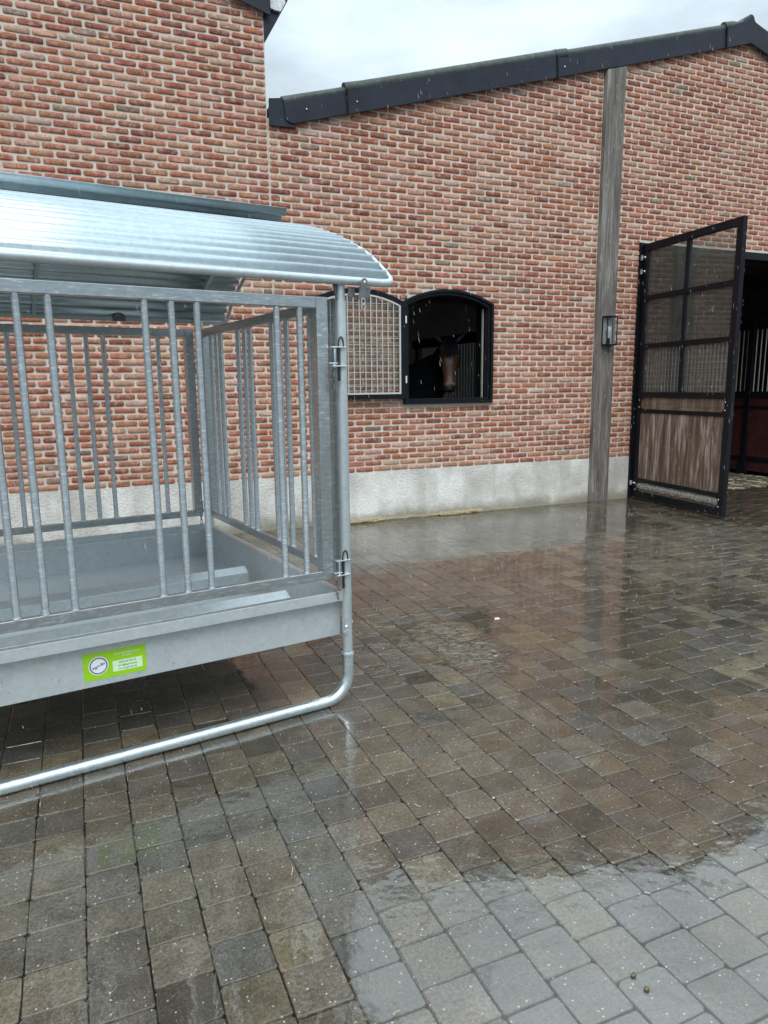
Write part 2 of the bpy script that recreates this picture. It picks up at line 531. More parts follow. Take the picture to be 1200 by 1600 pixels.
def pave(x0, x1, y0, y1):
    pv = MB()
    i = math.floor((x0 + 0.25) / PP)
    while -0.25 + i * PP < x1:
        xa = max(-0.25 + i * PP, x0); xb = min(-0.25 + (i + 1) * PP, x1)
        rr = random.Random(i * 31 + 5)
        y = y0 - rr.random() * 0.155
        if xb - xa > 0.03:
            while y < y1:
                L = rr.choice((0.152, 0.152, 0.155, 0.149, 0.157))
                ya, yb = max(y, y0), min(y + L, y1)
                y += L
                if yb - ya < 0.03: continue
                cx, cy = (xa + xb) / 2, (ya + yb) / 2
                gap = 0.0011
                tx, ty = rr.gauss(0, 0.0026), rr.gauss(0, 0.0026)
                zb = ground_z(cx, cy) + rr.gauss(0, 0.0006)
                cc = rr.choices(PCOL, PW)[0]; kf = rr.uniform(0.90, 1.10)
                kf *= 1.30
                cc = (cc[0] * kf, cc[1] * kf * rr.uniform(.97, 1.03), cc[2] * kf * rr.uniform(.94, 1.06), 1)
                hx, hy = (xb - xa) / 2 - gap, (yb - ya) / 2 - gap
                ring = []
                ch = rr.uniform(0.006, 0.012)
                for sx, sy, q in ((1, 1, 0), (-1, 1, 1), (-1, -1, 0), (1, -1, 1)):
                    a = (sx * (hx - ch), sy * hy); b = (sx * hx, sy * (hy - ch))
                    e = (a, b) if q else (b, a)
                    ring += [e[0], e[1]]
                    nx = {(1, 1): (0, hy), (-1, 1): (-hx, 0), (-1, -1): (0, -hy), (1, -1): (hx, 0)}[(sx, sy)]
                    ring.append(nx)
                ring = [(px + rr.uniform(-.0016, .0016), py + rr.uniform(-.0016, .0016)) for px, py in ring]
                n = len(ring); vs = []
                bv = rr.uniform(0.0022, 0.0042)
                for dz, ins in ((-0.016, 0.0), (-0.0042, 0.0), (-0.0012, bv * 0.5), (0.0, bv * 1.3)):
                    for px, py in ring:
                        s1 = 1 - ins / hx; s2 = 1 - ins / hy
                        X, Y = px * s1, py * s2
                        vs.append((cx + X, cy + Y, zb + dz + tx * X + ty * Y))
                fs = []
                for k in range(3):
                    for j in range(n):
                        fs.append((k * n + j, k * n + (j + 1) % n, (k + 1) * n + (j + 1) % n, (k + 1) * n + j))
                fs.append(list(range(3 * n, 4 * n)))
                pv.add(vs, fs, cc)
        i += 1
    return pv

pv = pave(-5.0, 13.0, -0.6, D + 0.002)
paving = pv.build("paving", M['paver'], smooth=8)
tag(paving, kind='structure')

# the sheet of rain water that stands in the low spots; paver crowns rise through it
def sstep(a, b, t):
    t = min(1, max(0, (t - a) / (b - a))); return t * t * (3 - 2 * t)
wx0, wx1, wy0, wy1, ws = -3.0, 10.0, 0.0, D, 0.055
nx_, ny_ = int((wx1 - wx0) / ws), int((wy1 - wy0) / ws)
wv = []; wf = []
for j in range(ny_ + 1):
    y = wy0 + (wy1 - wy0) * j / ny_
    for i in range(nx_ + 1):
        x = wx0 + (wx1 - wx0) * i / nx_
        h = -0.0008 + 0.0021 * mnoise.noise(Vector((x * .9, y * .9, 5.5))) + 0.0010 * mnoise.noise(Vector((x * 2.6, y * 2.6, 1.5)))
        h += 0.0042 * sstep(.72, 1.25, x + (1.6 - y) * .25) * sstep(2.1, 1.6, y)
        h += 0.0022 * sstep(5.0, 6.3, y) * sstep(1.5, 3.0, x)
        h += 0.0016 * sstep(.75, .25, math.hypot(x - 1.92, y - 3.5))
        wv.append((x, y, ground_z(x, y) + h))
for j in range(ny_):
    for i in range(nx_):
        a = j * (nx_ + 1) + i
        wf.append((a, a + 1, a + nx_ + 2, a + nx_ + 1))
tag(MB().add(wv, wf).build("rain_water", M['water'], smooth=180), kind='structure')

# ------------------------------------------------------------------ brick facades
CO, BL = 0.065, 0.2165
ZPL = 0.565
BCOL = [((0.33, 0.098, 0.058), .17), ((0.40, 0.135, 0.080), .20), ((0.44, 0.185, 0.115), .18), ((0.47, 0.245, 0.175), .18), ((0.25, 0.070, 0.047), .11), ((0.52, 0.315, 0.245), .075), ((0.56, 0.40, 0.33), .02), ((0.24, 0.185, 0.155), .015)]
EAVE_X, EAVE_Z, SL = 2.235, 4.106, 0.2776
RIDGE_X = 8.29
def zroof(x):
    return EAVE_Z + SL * ((x - EAVE_X) if x < RIDGE_X else (2 * RIDGE_X - x - EAVE_X))
WX0, WX1, WZ0 = 3.393, 4.540, 1.309
WR = 1.2245; WCX = 0.5 * (WX0 + WX1); WCZ = 2.580 - WR
def warch(x, off=0.0):
    return WCZ + math.sqrt(max((WR + off) ** 2 - (x - WCX) ** 2, 0))
DX0, DX1, DZ1 = 6.735, 10.10, 3.245

def sub(iv, a, b):
    o = []
    for p, q in iv:
        if b <= p or a >= q: o.append((p, q)); continue
        if a > p: o.append((p, a))
        if b < q: o.append((b, q))
    return o

def brick(mb, x0, x1, z0, z1, rr, y=D):
    w, h = x1 - x0, z1 - z0
    if w < 0.02 or h < 0.015: return
    cc, = rr.choices([c for c, _ in BCOL], [p for _, p in BCOL])
    cc = tuple(q * .80 + w_ * .20 for q, w_ in zip(cc, (0.42, 0.150, 0.095)))
    kf = rr.uniform(0.84, 1.12)
    cc = (cc[0] * kf, cc[1] * 1.07 * kf * rr.uniform(.93, 1.07), cc[2] * 0.98 * kf * rr.uniform(.92, 1.08), 1)
    j = lambda s: rr.uniform(-s, s)
    x0 += j(.004); x1 += j(.004); z0 += j(.002); z1 += j(.002)
    w, h = x1 - x0, z1 - z0
    c = min(rr.uniform(0.010, 0.023), w * .3, h * .45)
    pts = [(x0 + c, z0), ((x0 * 2 + x1) / 3, z0 + j(.0025)), ((x0 + 2 * x1) / 3, z0 + j(.0025)), (x1 - c, z0), (x1 - c * .25, z0 + c * .3), (x1 + j(.002), (z0 + z1) / 2), (x1 - c * .25, z1 - c * .3),
           (x1 - c, z1), ((x0 + 2 * x1) / 3, z1 + j(.003)), ((x0 * 2 + x1) / 3, z1 + j(.003)), (x0 + c, z1), (x0 + c * .25, z1 - c * .3), (x0 + j(.002), (z0 + z1) / 2), (x0 + c * .25, z0 + c * .3)]
    n = len(pts); cx, cz = (x0 + x1) / 2, (z0 + z1) / 2
    fy = y + rr.uniform(-.002, .002)
    vs = []
    for yy, ins in ((y + 0.016, 0.0), (fy + 0.0045, 0.0008), (fy, 0.0055)):
        for px, pz in pts:
            vs.append((cx + (px - cx) * (1 - ins / (w / 2)), yy + (0 if yy != fy else rr.uniform(-.0008, .0008)), cz + (pz - cz) * (1 - ins / (h / 2))))
    fs = []
    for k in range(2):
        for i in range(n):
            fs.append((k * n + i, k * n + (i + 1) % n, (k + 1) * n + (i + 1) % n, (k + 1) * n + i))
    fs.append(list(range(2 * n, 3 * n)))
    mb.add(vs, fs, cc)

JX = 1.943
stable = empty("stable_building", (JX, D, 0))
tag(stable, "lower brick stable with arched window, timber post and open black door", "building")
OS = (JX, D, 0)
tall = empty("brick_building", (JX, D, 0))
tag(tall, "taller brick building at left whose gutter stands above the stable roof", "building")

# right building
rr = random.Random(11)
bk = MB()
ncourse = int((5.9 - ZPL) / CO)
for kc in range(ncourse):
    zb = ZPL + kc * CO; z0, z1 = zb + 0.0058, zb + 0.0545
    off = JX + 0.008 - (BL / 2 if kc % 2 else 0)
    iv = [(JX + 0.008, 14.6)]
    xs_ok = [x / 50 for x in range(int(JX * 50), int(14.65 * 50)) if zroof(x / 50) + 0.10 > z1]
    if not xs_ok: continue
    iv = sub(iv, -9, xs_ok[0]); iv = sub(iv, xs_ok[-1], 99)
    iv = sub(iv, 6.028, 6.320)
    if z0 < DZ1: iv = sub(iv, DX0 - 0.03, DX1 + 0.03)
    if z1 > WZ0 and z0 < 2.595:
        if z0 < warch(WX0): iv = sub(iv, WX0 + 0.012, WX1 - 0.012)
        else:
            half = math.sqrt(max((WR - 0.012) ** 2 - (z0 - WCZ) ** 2, 0))
            iv = sub(iv, WCX - half, WCX + half)
    x = off
    while x < 14.6:
        xa, xb = x, x + BL - 0.0175
        for p, q in iv:
            a, b = max(xa, p), min(xb, q)
            if b - a > 0.03: brick(bk, a, b, z0, z1, rr)
        x += BL
bk.build("brickwork", M['brick'], stable, OS, smooth=45)

# left, taller building
LSL = 0.2776
def zroofL(x):                              # its verge climbs to the left
    return 5.045 + LSL * (1.931 - x) if x > -4.3 else 5.045 + LSL * (1.931 + 4.3 + (x + 4.3))
rr = random.Random(5)
bk = MB()
for kc in range(int((7.0 - ZPL) / CO)):
    zb = ZPL + kc * CO; z0, z1 = zb + 0.0058, zb + 0.0545
    xr = JX - 0.010
    x = xr - (BL / 2 - 0.0145 if kc % 2 else 0)
    if kc % 2 and zroofL(xr) + 0.08 > z1: brick(bk, xr - BL / 2 + 0.0145, xr, z0, z1, rr)
    x = xr - (BL / 2 if kc % 2 else 0)
    while x > -6.5:
        if zroofL(x) + 0.08 > z1: brick(bk, x - BL + 0.0175, x, z0, z1, rr)
        x -= BL
bk.build("brickwork", M['brick'], tall, OS, smooth=45)

# mortar bodies
YM = D + 0.0100
mb = MB()
def gab(x): return (x, zroof(x) + 0.10)
mb.prism_xz([(JX, ZPL), (WX0 + .01, ZPL), gab(WX0 + .01), gab(JX)], YM, D + 0.30)
mb.prism_xz([(WX0 + .01, ZPL), (WX1 - .01, ZPL), (WX1 - .01, WZ0 + .01), (WX0 + .01, WZ0 + .01)], YM, D + 0.30)
ar = [(WX0 + .01 + (WX1 - WX0 - .02) * i / 14) for i in range(15)]
mb.prism_xz([(x, warch(x, -0.012)) for x in ar] + [gab(WX1 - .01), gab(WX0 + .01)], YM, D + 0.30)
mb.prism_xz([(WX1 - .01, ZPL), (DX0, ZPL), gab(DX0), gab(WX1 - .01)], YM, D + 0.30)
mb.prism_xz([(DX0, DZ1), (DX1, DZ1), gab(DX1), gab(RIDGE_X), gab(DX0)], YM, D + 0.30)
mb.prism_xz([(DX1, ZPL), (14.6, ZPL), gab(14.6), gab(DX1)], YM, D + 0.30)
mb.build("wall", M['mortar'], stable, OS, smooth=0)
mb = MB()
mb.prism_xz([(-10.5, ZPL), (JX - 0.002, ZPL), (JX - 0.002, zroofL(JX) + 0.08), (-4.3, zroofL(-4.3) + 0.08), (-10.5, zroofL(-10.5) + 0.08)], YM, D + 0.30)
mb.box(JX - 0.30, D + 0.30, ZPL, JX - 0.002, D + 12, 5.12)
mb.build("wall", M['mortar'], tall, OS, smooth=0)
# plinths (set back behind the lowest course)
for xa_, xb_ in ((JX, DX0), (DX1, 14.6)):
    MB().box(xa_, D + 0.004, -0.01, xb_, D + 0.3, ZPL).build("plinth", M['plinth'], stable, OS, smooth=0)
MB().box(-10.5, D + 0.004, -0.01, JX - 0.002, D + 0.3, ZPL).build("plinth", M['plinth'], tall, OS, smooth=0)

# timber post on the facade
tp = MB()
nseg = 26
vs = []; fs = []
prof = [(6.035, D + 0.02), (6.035, D - 0.052), (6.038, D - 0.055), (6.10, D - 0.055), (6.18, D - 0.0555), (6.25, D - 0.055), (6.309, D - 0.055), (6.312, D - 0.052), (6.312, D + 0.02)]
rp = random.Random(3)
for i in range(nseg + 1):
    z_ = i / nseg
    for px, py in prof:
        z = 0.004 + (zroof(px) - 0.016 - 0.004) * z_
        vs.append((px + rp.uniform(-.0018, .0018), py + (rp.uniform(-.0012, .0012) if py < D else 0), z))
n = len(prof)
for i in range(nseg):
    for j in range(n - 1):
        fs.append((i * n + j, (i + 1) * n + j, (i + 1) * n + j + 1, i * n + j + 1))
fs.append(list(range(n)))
tp.add(vs, [f[::-1] for f in fs])
tp.build("timber_post", M['post'], stable, OS, smooth=40)

# roofs ------------------------------------------------------------
def slope_box(mb, x0, x1, zf, lo, hi, y0, y1):
    mb.prism_xz([(x0, zf(x0) + lo), (x1, zf(x1) + lo), (x1, zf(x1) + hi), (x0, zf(x0) + hi)], y0, y1)
rf = MB()
slope_box(rf, JX + .02, RIDGE_X, zroof, 0.11, 0.20, D + 0.02, D + 14)
slope_box(rf, RIDGE_X, 15.0, zroof, 0.11, 0.20, D + 0.02, D + 14)
rf.build("roof", M['slate'], stable, OS, smooth=0)
rf = MB()
slope_box(rf, -4.3, JX + .16, zroofL, 0.09, 0.17, D + 0.0, D + 14)
slope_box(rf, -10.7, -4.3, zroofL, 0.09, 0.17, D + 0.0, D + 14)
rf.build("roof", M['slate'], tall, OS, smooth=0)

# verge trim of the stable: overlapping anthracite pieces, each with a rolled top
def verge_piece(xa, xb, lift=0.0, wide=0.0, ycut=None, first=False):
    mb = MB()
    yf, yb = D - 0.050 - wide, D + 0.018
    zt = lambda x: zroof(x) + 0.205 + lift
    bot = lambda x: zroof(x) - 0.004 - wide * 0.6
    a = (xa, bot(xa)); pts = []
    if first:                                   # rounded lower corner
        pts = [(xa, zt(xa)), (xa + 0.01, bot(xa) + 0.12)]
        for i in range(5):
            t = i / 4
            pts.append((xa + 0.012 + 0.09 * t ** 2, bot(xa) + 0.09 * (1 - t) ** 1.6 + 0.025 * t))
        pts += [(xb, bot(xb)), (xb, zt(xb))]
    else:
        pts = [(xa, zt(xa)), (xa, bot(xa)), (xb, bot(xb)), (xb, zt(xb))]
    mb.prism_xz(pts, yf, yf + 0.016)
    mb.build("verge_trim", M['trim'], stable, OS, smooth=25, bevel=0.003)
    rm = MB()
    nst = 2
    path = [(xa - 0.006, D - 0.004 - wide * .3, zroof(xa) + 0.222 + lift), (xb + 0.006, D - 0.004 - wide * .3, zroof(xb) + 0.222 + lift)]
    rm.tube(path, 0.046 + wide, 18)
    rm.build("verge_roll", M['trim_roll'], stable, OS, smooth=40)

def collar(x, lift):
    mb = MB()                                       # overlapping socket end of the next trim piece
    zt = zroof(x) + 0.215 + lift
    mb.prism_xz([(x - .016, zt), (x + .002, zroof(x) - .014), (x + .016, zroof(x) - .014), (x + .004, zt)], D - 0.074, D - 0.050)
    mb.build("trim_socket", M['black_steel'], stable, OS, smooth=0, bevel=.002)
    MB().tube([(x - .02, D - .012, zroof(x) + .228 + lift), (x + .14, D - .012, zroof(x + .14) + .228 + lift)], .060, 18).build("roll_socket", M['trim_roll'], stable, OS, smooth=40)
collar(2.765, .010); collar(5.315, .004); collar(7.865, .010)
verge_piece(2.10, 2.80, 0, 0, first=True)
verge_piece(2.755, 5.35, 0.016, 0.012)
verge_piece(5.305, 7.90, 0.006, 0.004)
# ridge cap piece: both slopes in one
cap = MB()
zc = lambda x: zroof(x)
xs = [7.855, RIDGE_X, 8.72]
cap.prism_xz([(xs[0], zc(xs[0]) + 0.232), (xs[0], zc(xs[0]) - 0.008), (xs[1], zc(xs[1]) - 0.008), (xs[2], zc(xs[2]) - 0.008), (xs[2], zc(xs[2]) + 0.232), (xs[1] + 0.05, zc(xs[1]) + 0.245), (xs[1] - 0.01, zc(xs[1]) + 0.318), (xs[1] - 0.09, zc(xs[1]) + 0.245)], D - 0.064, D - 0.046)
cap.build("verge_trim", M['trim'], stable, OS, smooth=25, bevel=0.003)
cr_ = MB()
cr2_ = MB()
cr_.tube([(xs[0] - .004, D - .006, zc(xs[0]) + .236), (xs[1] - 0.12, D - .006, zc(xs[1] - .12) + .236)], 0.052, 18)
cr2_.tube([(xs[1] + 0.10, D - .006, zc(xs[1] + .10) + .236), (xs[2], D - .006, zc(xs[2]) + .236)], 0.052, 18)
cr_.build("verge_roll", M['trim_roll'], stable, OS, smooth=40)
cr2_.build("verge_roll", M['trim_roll'], stable, OS, smooth=40)
rt = MB()
rt.tube([(RIDGE_X - .015, D - 0.05, zroof(RIDGE_X) + .27), (RIDGE_X - .015, D + 14, zroof(RIDGE_X) + .27)], 0.06, 14)
rt.build("ridge_tile", M['trim_roll'], stable, OS, smooth=40)
vr = MB(); slope_box(vr, 8.69, 15.0, zroof, -0.004, 0.205, D - 0.050, D - 0.034)
vr.build("verge_trim", M['trim'], stable, OS, smooth=0)
vr = MB().tube([(8.69, D - .004, zroof(8.69) + .222), (15.0, D - .004, zroof(15.0) + .222)], 0.046, 18)
vr.build("verge_roll", M['trim_roll'], stable, OS, smooth=40)
# lead-like flashing that closes the eave against the taller wall
fl = MB().prism_xz([(1.957, 4.295), (1.950, 4.050), (2.225, 4.057), (2.216, 4.075), (2.155, 4.15), (2.105, 4.31), (2.07, 4.312)], D - 0.034, D - 0.012)
fl.build("flashing", M['trim'], stable, OS, smooth=0, bevel=0.002)
for x, z in ((2.33, 4.235), (2.87, 4.375), (5.42, 5.08), (7.96, 5.80), (8.25, 5.93)):
    MB().ball((x, D - 0.055, z), 0.010, 8, 5).build("trim_screw", M['bolt'], stable, OS, smooth=60)

# left building's verge board, soffit and gutter end
vb = MB(); slope_box(vb, -4.3, 1.995, zroofL, -0.005, 0.20, D - 0.055, D - 0.038)
slope_box(vb, -10.7, -4.3, zroofL, -0.005, 0.20, D - 0.055, D - 0.038)
vb.build("verge_trim", M['trim'], tall, OS, smooth=0)
so = MB().prism_xz([(JX - 0.004, 4.80), (JX + 0.020, 4.83), (JX + 0.155, 5.085), (JX + 0.155, 5.12), (JX - 0.004, 5.10)], D + 0.006, D + 12)
so.build("eave_soffit", M['trim'], tall, OS, smooth=0)
gu = MB().prism_xz([(2.002, 5.20), (2.008, 5.095), (2.105, 5.083), (2.165, 5.185), (2.150, 5.188), (2.098, 5.098), (2.020, 5.106), (2.014, 5.20)], D - 0.03, D + 12)
gu.prism_xz([(2.014, 5.20), (2.020, 5.107), (2.098, 5.099), (2.150, 5.187)], D - 0.028, D - 0.024)
gu.build("gutter", M['zinc'], tall, OS, smooth=0)
MB().tube([(2.163, D - .035, 5.19), (2.163, D + 12, 5.19)], 0.013, 10).build("gutter_bead", M['black_iron'], tall, OS)

# ------------------------------------------------------------------ stable interior
MB().prism_xz([(JX, 0), (14.6, 0), (14.6, zroof(14.6) + .1), (RIDGE_X, zroof(RIDGE_X) + .1), (JX, zroof(JX) + .1)], D + 9.0, D + 9.15).build("inner_wall", M['inner'], stable, OS, smooth=0)
for x_ in (JX + .002, 14.45):
    MB().box(x_, D + 0.305, 0, x_ + 0.14, D + 8.995, 3.54).build("inner_wall", M['inner'], stable, OS, smooth=0)
MB().box(JX + .001, D + 0.304, 3.54, 14.595, D + 8.996, 3.66).build("ceiling", M['inner'], stable, OS, smooth=0)
MB().box(JX, D + 0.003, -0.30, 14.6, D + 9.0, -0.003).build("floor", M['inner_floor'], stable, OS, smooth=0)

# partitions between loose boxes --------------------------------------------
def partition(name, x, y0, y1, posts, zsill, ztop, label, red=True, bar_step=0.055, z0=0.06):
    root = empty(name, (x, y0, 0))
    tag(root, label, "partition", "barred partitions inside the stable")
    o = (x, y0, 0)
    MB().box(x - .02, y0, z0, x + .02, y1, zsill - 0.07).build("board_panel", M['stall_red'], root, o, smooth=0)
    for zz, hh in ((zsill - .05, .10), (ztop, .14), (0.26, .08)):
        MB().box(x - .032, y0, zz - hh / 2, x + .032, y1, zz + hh / 2).build("rail", M['black_steel'], root, o, smooth=0, bevel=.004)
    MB().box(x - .029, y0, zsill - .28, x - .021, y1, zsill - .235).build("lower_rail", M['black_steel'], root, o, smooth=0)
    for py in posts:
        MB().box(x - .05, py - .05, 0, x + .05, py + .05, ztop + .06).box(x - .075, py - .09, 0, x + .04, py + .09, .16).build("post", M['black_steel'], root, o, smooth=0, bevel=.006)
    y = y0 + bar_step / 2
    bars = []
    while y < y1:
        if all(abs(y - py) > .055 for py in posts):
            MB().tube([(x, y, zsill), (x, y, ztop - .07)], 0.0085, 8).build("bar", M['stall_bar'], root, o)
        y += bar_step
    return root

partition("stall_partition", 10.2, D + 0.45, D + 4.4, [D + 1.16, D + 3.6], 1.36, 2.42, "oxblood boarded stall front with bars seen through the big doorway", bar_step=0.085)
partition("stall_partition", 5.25, D + 0.42, D + 3.6, [D + 3.4], 1.20, 2.18, "dark barred partition standing behind the horse in the window", bar_step=0.085)

# loose straw on the floor of the passage and along the foot of the wall
st = MB()
rs = random.Random(21)
def wisp(x, y, z, L, a, r=0.0018, lift=0.0):
    d = Vector((math.cos(a), math.sin(a), 0)); s = Vector((-d.y, d.x, 0)) * rs.uniform(-.12, .12) * L
    p = Vector((x, y, z))
    st.tube([p - d * L / 2 + Vector((0, 0, .002)), p + s + Vector((0, 0, .003 + lift)), p + d * L / 2 + Vector((0, 0, .002 + lift * rs.random()))], r, 5, caps=False)
for i in range(300):
    wisp(rs.uniform(7.4, 10.1), D + rs.uniform(-.1, 1.6), .004, rs.uniform(.04, .20), rs.uniform(0, 3.14), rs.uniform(.0015, .004))
for x0, x1, n_ in ((2.66, 3.10, 70), (3.85, 4.40, 95), (3.1, 3.9, 22), (4.4, 4.9, 8)):
    for i in range(n_):
        y_ = D - abs(rs.gauss(0, .028)) - .01
        wisp(rs.uniform(x0, x1), y_ - .01, .008 + rs.uniform(0, .012), rs.uniform(.06, .20), rs.gauss(0, .4), rs.uniform(.0016, .0028), rs.uniform(0, .03))
for i in range(42):                                  # stray stalks about the yard
    x, y = rs.uniform(.3, 7.5), rs.uniform(1.2, 6.6)
    wisp(x, y, .003 + ground_z(x, y), rs.uniform(.015, .06), rs.uniform(0, 3.14), .0012)
tag(st.build("loose_straw", M['straw'], smooth=0), "loose yellow straw scattered along the wall foot and doorway floor", "straw", kind='stuff')

cf = MB()                                            # chaff: tiny pale flecks washed over the pavers
for i in range(3000):
    x = rs.uniform(-.6, 5.0); y = rs.uniform(1.0, 5.2)
    z = ground_z(x, y) + 0.0018
    a = rs.uniform(0, 3.14); L = rs.uniform(.0005, .0017); w = L * rs.uniform(.35, .8)
    dx, dy = math.cos(a), math.sin(a)
    P_ = [(x + dx * L - dy * 0, y + dy * L, z), (x - dy * w, y + dx * w, z + .0012), (x - dx * L, y - dy * L, z), (x + dy * w, y - dx * w, z + .0012), (x, y, z - .002)]
    cf.add(P_, [(0, 1, 2, 3), (1, 0, 4), (2, 1, 4), (3, 2, 4), (0, 3, 4)])
tag(cf.build("chaff", mat_plain("pale_chaff", (0.36, 0.31, 0.22), 0.7, 0, .4, 60), smooth=0), "tiny pale flecks of chaff washed over the wet pavers", "chaff", kind='stuff')

pe = MB()
P0_ = Vector((2.43, 3.83, 0.0035))
ring = [(.030, 0), (.022, .012), (.006, .013), (-.012, .017), (-.027, .006), (-.022, -.008), (-.004, -.009), (.014, -.013)]
vs = [P0_ + Vector((a * .72, b * .8, 0.0)) for a, b in ring] + [P0_ + Vector((a * .62, b * .66, .004 + .004 * abs(math.sin(i * 2.1)))) for i, (a, b) in enumerate(ring)]
pe.add(vs, [[i, (i + 1) % 8, 8 + (i + 1) % 8, 8 + i] for i in range(8)] + [list(range(8, 16)), list(range(7, -1, -1))])
tag(pe.build("paper_scrap", M['white'], smooth=40), "small white scrap lying on wet pavers in the middle of the yard", "scrap")

for (x, y), lb in (((1.217, 1.185), "small round brown pebble, the nearer of two in the shallow puddle"), ((1.217, 1.232), "small round brown pebble, the farther of two in the shallow puddle")):
    q = MB().ball((x, y, ground_z(x, y) + .005), .0075, 12, 8, (1.1, .85, .8))
    tag(q.build("pebble", mat_plain("brown_pebble", (0.10, 0.075, 0.04), 0.3, 0, .4, 90), smooth=60), lb, "pebble", "pebbles in the puddle")

# ------------------------------------------------------------------ arched window of the box
FW = 0.066
def arch_outline(x0, x1, z0, cx, cz, r, n=18, inset=0.0):
    pts = [(x0 + inset, z0 + inset), (x1 - inset, z0 + inset)]
    rr_ = r - inset
    for i in range(n + 1):
        x = (x1 - inset) + (x0 - x1 + 2 * inset) * i / n
        pts.append((x, cz + math.sqrt(max(rr_ ** 2 - (x - cx) ** 2, 0))))
    return pts

def ring_prism(mb, outer, inner, y0, y1):
    n = len(outer)
    v = [(x, y0, z) for x, z in outer] + [(x, y0, z) for x, z in inner] + [(x, y1, z) for x, z in outer] + [(x, y1, z) for x, z in inner]
    f = []
    for i in range(n):
        j = (i + 1) % n
        f += [(i, j, n + j, n + i), (2 * n + i, 3 * n + i, 3 * n + j, 2 * n + j), (i, 2 * n + i, 2 * n + j, j), (n + i, n + j, 3 * n + j, 3 * n + i)]
    mb.add(v, f)

fr = MB()
ring_prism(fr, arch_outline(WX0, WX1, WZ0, WCX, WCZ, WR), arch_outline(WX0, WX1, WZ0, WCX, WCZ, WR, inset=.030), D - 0.050, D + 0.306)
ring_prism(fr, arch_outline(WX0, WX1, WZ0, WCX, WCZ, WR, inset=.031), arch_outline(WX0, WX1, WZ0, WCX, WCZ, WR, inset=.062), D - 0.022, D + 0.06)
window = fr.build("window", M['black_steel'], stable, OS, smooth=30, bevel=.002)
# open leaf folded flat on the wall to the left (hinged on the frame's left jamb)
LX1 = WX0 - 0.006; LX0 = LX1 - (WX1 - WX0) + 0.07; LZ0 = 1.375
LCX = 0.5 * (LX0 + LX1); LR = 1.17; LCZ = 2.545 - LR
YL = D - 0.085
lf = MB()
ring_prism(lf, arch_outline(LX0, LX1, LZ0, LCX, LCZ, LR), arch_outline(LX0, LX1, LZ0, LCX, LCZ, LR, inset=.052), YL, YL + 0.045)
lf.build("casement", M['black_steel'], window, OS, smooth=30, bevel=.002)
ip = arch_outline(LX0, LX1, LZ0, LCX, LCZ, LR, inset=.053)
gr = MB()
ring_prism(gr, ip, arch_outline(LX0, LX1, LZ0, LCX, LCZ, LR, inset=.071), YL + .004, YL + .024)
nb = 13
for i in range(1, nb + 1):
    x = LX0 + .07 + (LX1 - LX0 - .14) * i / (nb + 1)
    gr.tube([(x, YL + .013, LZ0 + .065), (x, YL + .013, LCZ + math.sqrt((LR - .066) ** 2 - (x - LCX) ** 2))], 0.0055, 8, caps=False)
for i in range(1, 15):
    z = LZ0 + .07 + i * .073
    hw_ = math.sqrt(max((LR - .070) ** 2 - (z - LCZ) ** 2, 0)) if z > LCZ + .8 else 9
    xa_, xb_ = max(LX0 + .066, LCX - hw_), min(LX1 - .066, LCX + hw_)
    if z < LCZ + LR - .085 and xb_ > xa_:
        gr.tube([(xa_, YL + .020, z), (xb_, YL + .020, z)], .0030, 6, caps=False)
gr.build("window_grille", M['grille'], window, OS, smooth=30)
gp = MB(); n = len(ip)
gp.add([(x, YL + .030, z) for x, z in ip] + [(x, YL + .034, z) for x, z in ip], [list(range(n)), list(range(2 * n - 1, n - 1, -1))] + [(i, n + i, n + (i + 1) % n, (i + 1) % n) for i in range(n)])
gp.build("casement_pane", M['glass_win'], window, OS, smooth=0)
for z in (2.235, 1.585):
    MB().box(WX0 + .002, D - .064, z - .040, WX0 + .022, D - .050, z + .040).build("hinge", M['white'], window, OS, smooth=0, bevel=.004)
MB().box(WX0 + .05, D + .28, WZ0 - .003, WX1 - .05, D + .42, WZ0 + .03).build("window_sill", M['inner'], window, OS, smooth=0)
MB().box(WX1 - .088, D + .061, WZ0 + .06, WX1 - .074, D + .085, 2.39).build("sliding_bar", M['stall_bar'], window, OS, smooth=0)

# ------------------------------------------------------------------ big door leaf, opened square to the wall
dj = MB()
dj.box(6.690, D - .022, 0.0, 6.745, D + .14, 3.262)
dj.box(6.745, D - .010, 3.165, DX1, D + .14, 3.262)
dj.box(DX1 - .02, D - .010, 0.0, DX1 + .04, D + .14, 3.165)
door = dj.build("door_frame", M['black_steel'], stable, OS, smooth=0, bevel=.003)
HX, HY = 6.758, D - 0.030
dv = Vector((6.600 - HX, 5.737 - HY, 0)); DL = dv.length; dv.normalize()
dn = Vector((-dv.y, dv.x, 0)); 
if dn.x > 0: dn = -dn                          # face that looks left, towards the camera
uz = Vector((0, 0, 1))
dO = Vector((HX, HY, 0))
TH_ = 0.055
def dbox(mb, u0, u1, z0, z1, n0=-TH_ / 2, n1=TH_ / 2):
    return mb.obox(dO, dv, dn, uz, (u0, n0, z0), (u1, n1, z1))
lfm = MB()
UR = DL
ZB, ZT = 0.025, 3.235
dbox(lfm, 0.0, .095, ZB, ZT); dbox(lfm, UR - .085, UR, ZB, ZT)
for z0, z1 in ((ZT - .085, ZT), (2.545, 2.605), (1.950, 2.010), (1.335, 1.405), (1.140, 1.188), (.235, .285), (ZB, .115)):
    dbox(lfm, .095, UR - .085, z0, z1)
UM = .80
for z0, z1 in ((2.605, ZT - .085), (2.010, 2.545), (1.405, 1.950)):
    dbox(lfm, UM - .022, UM + .022, z0, z1)
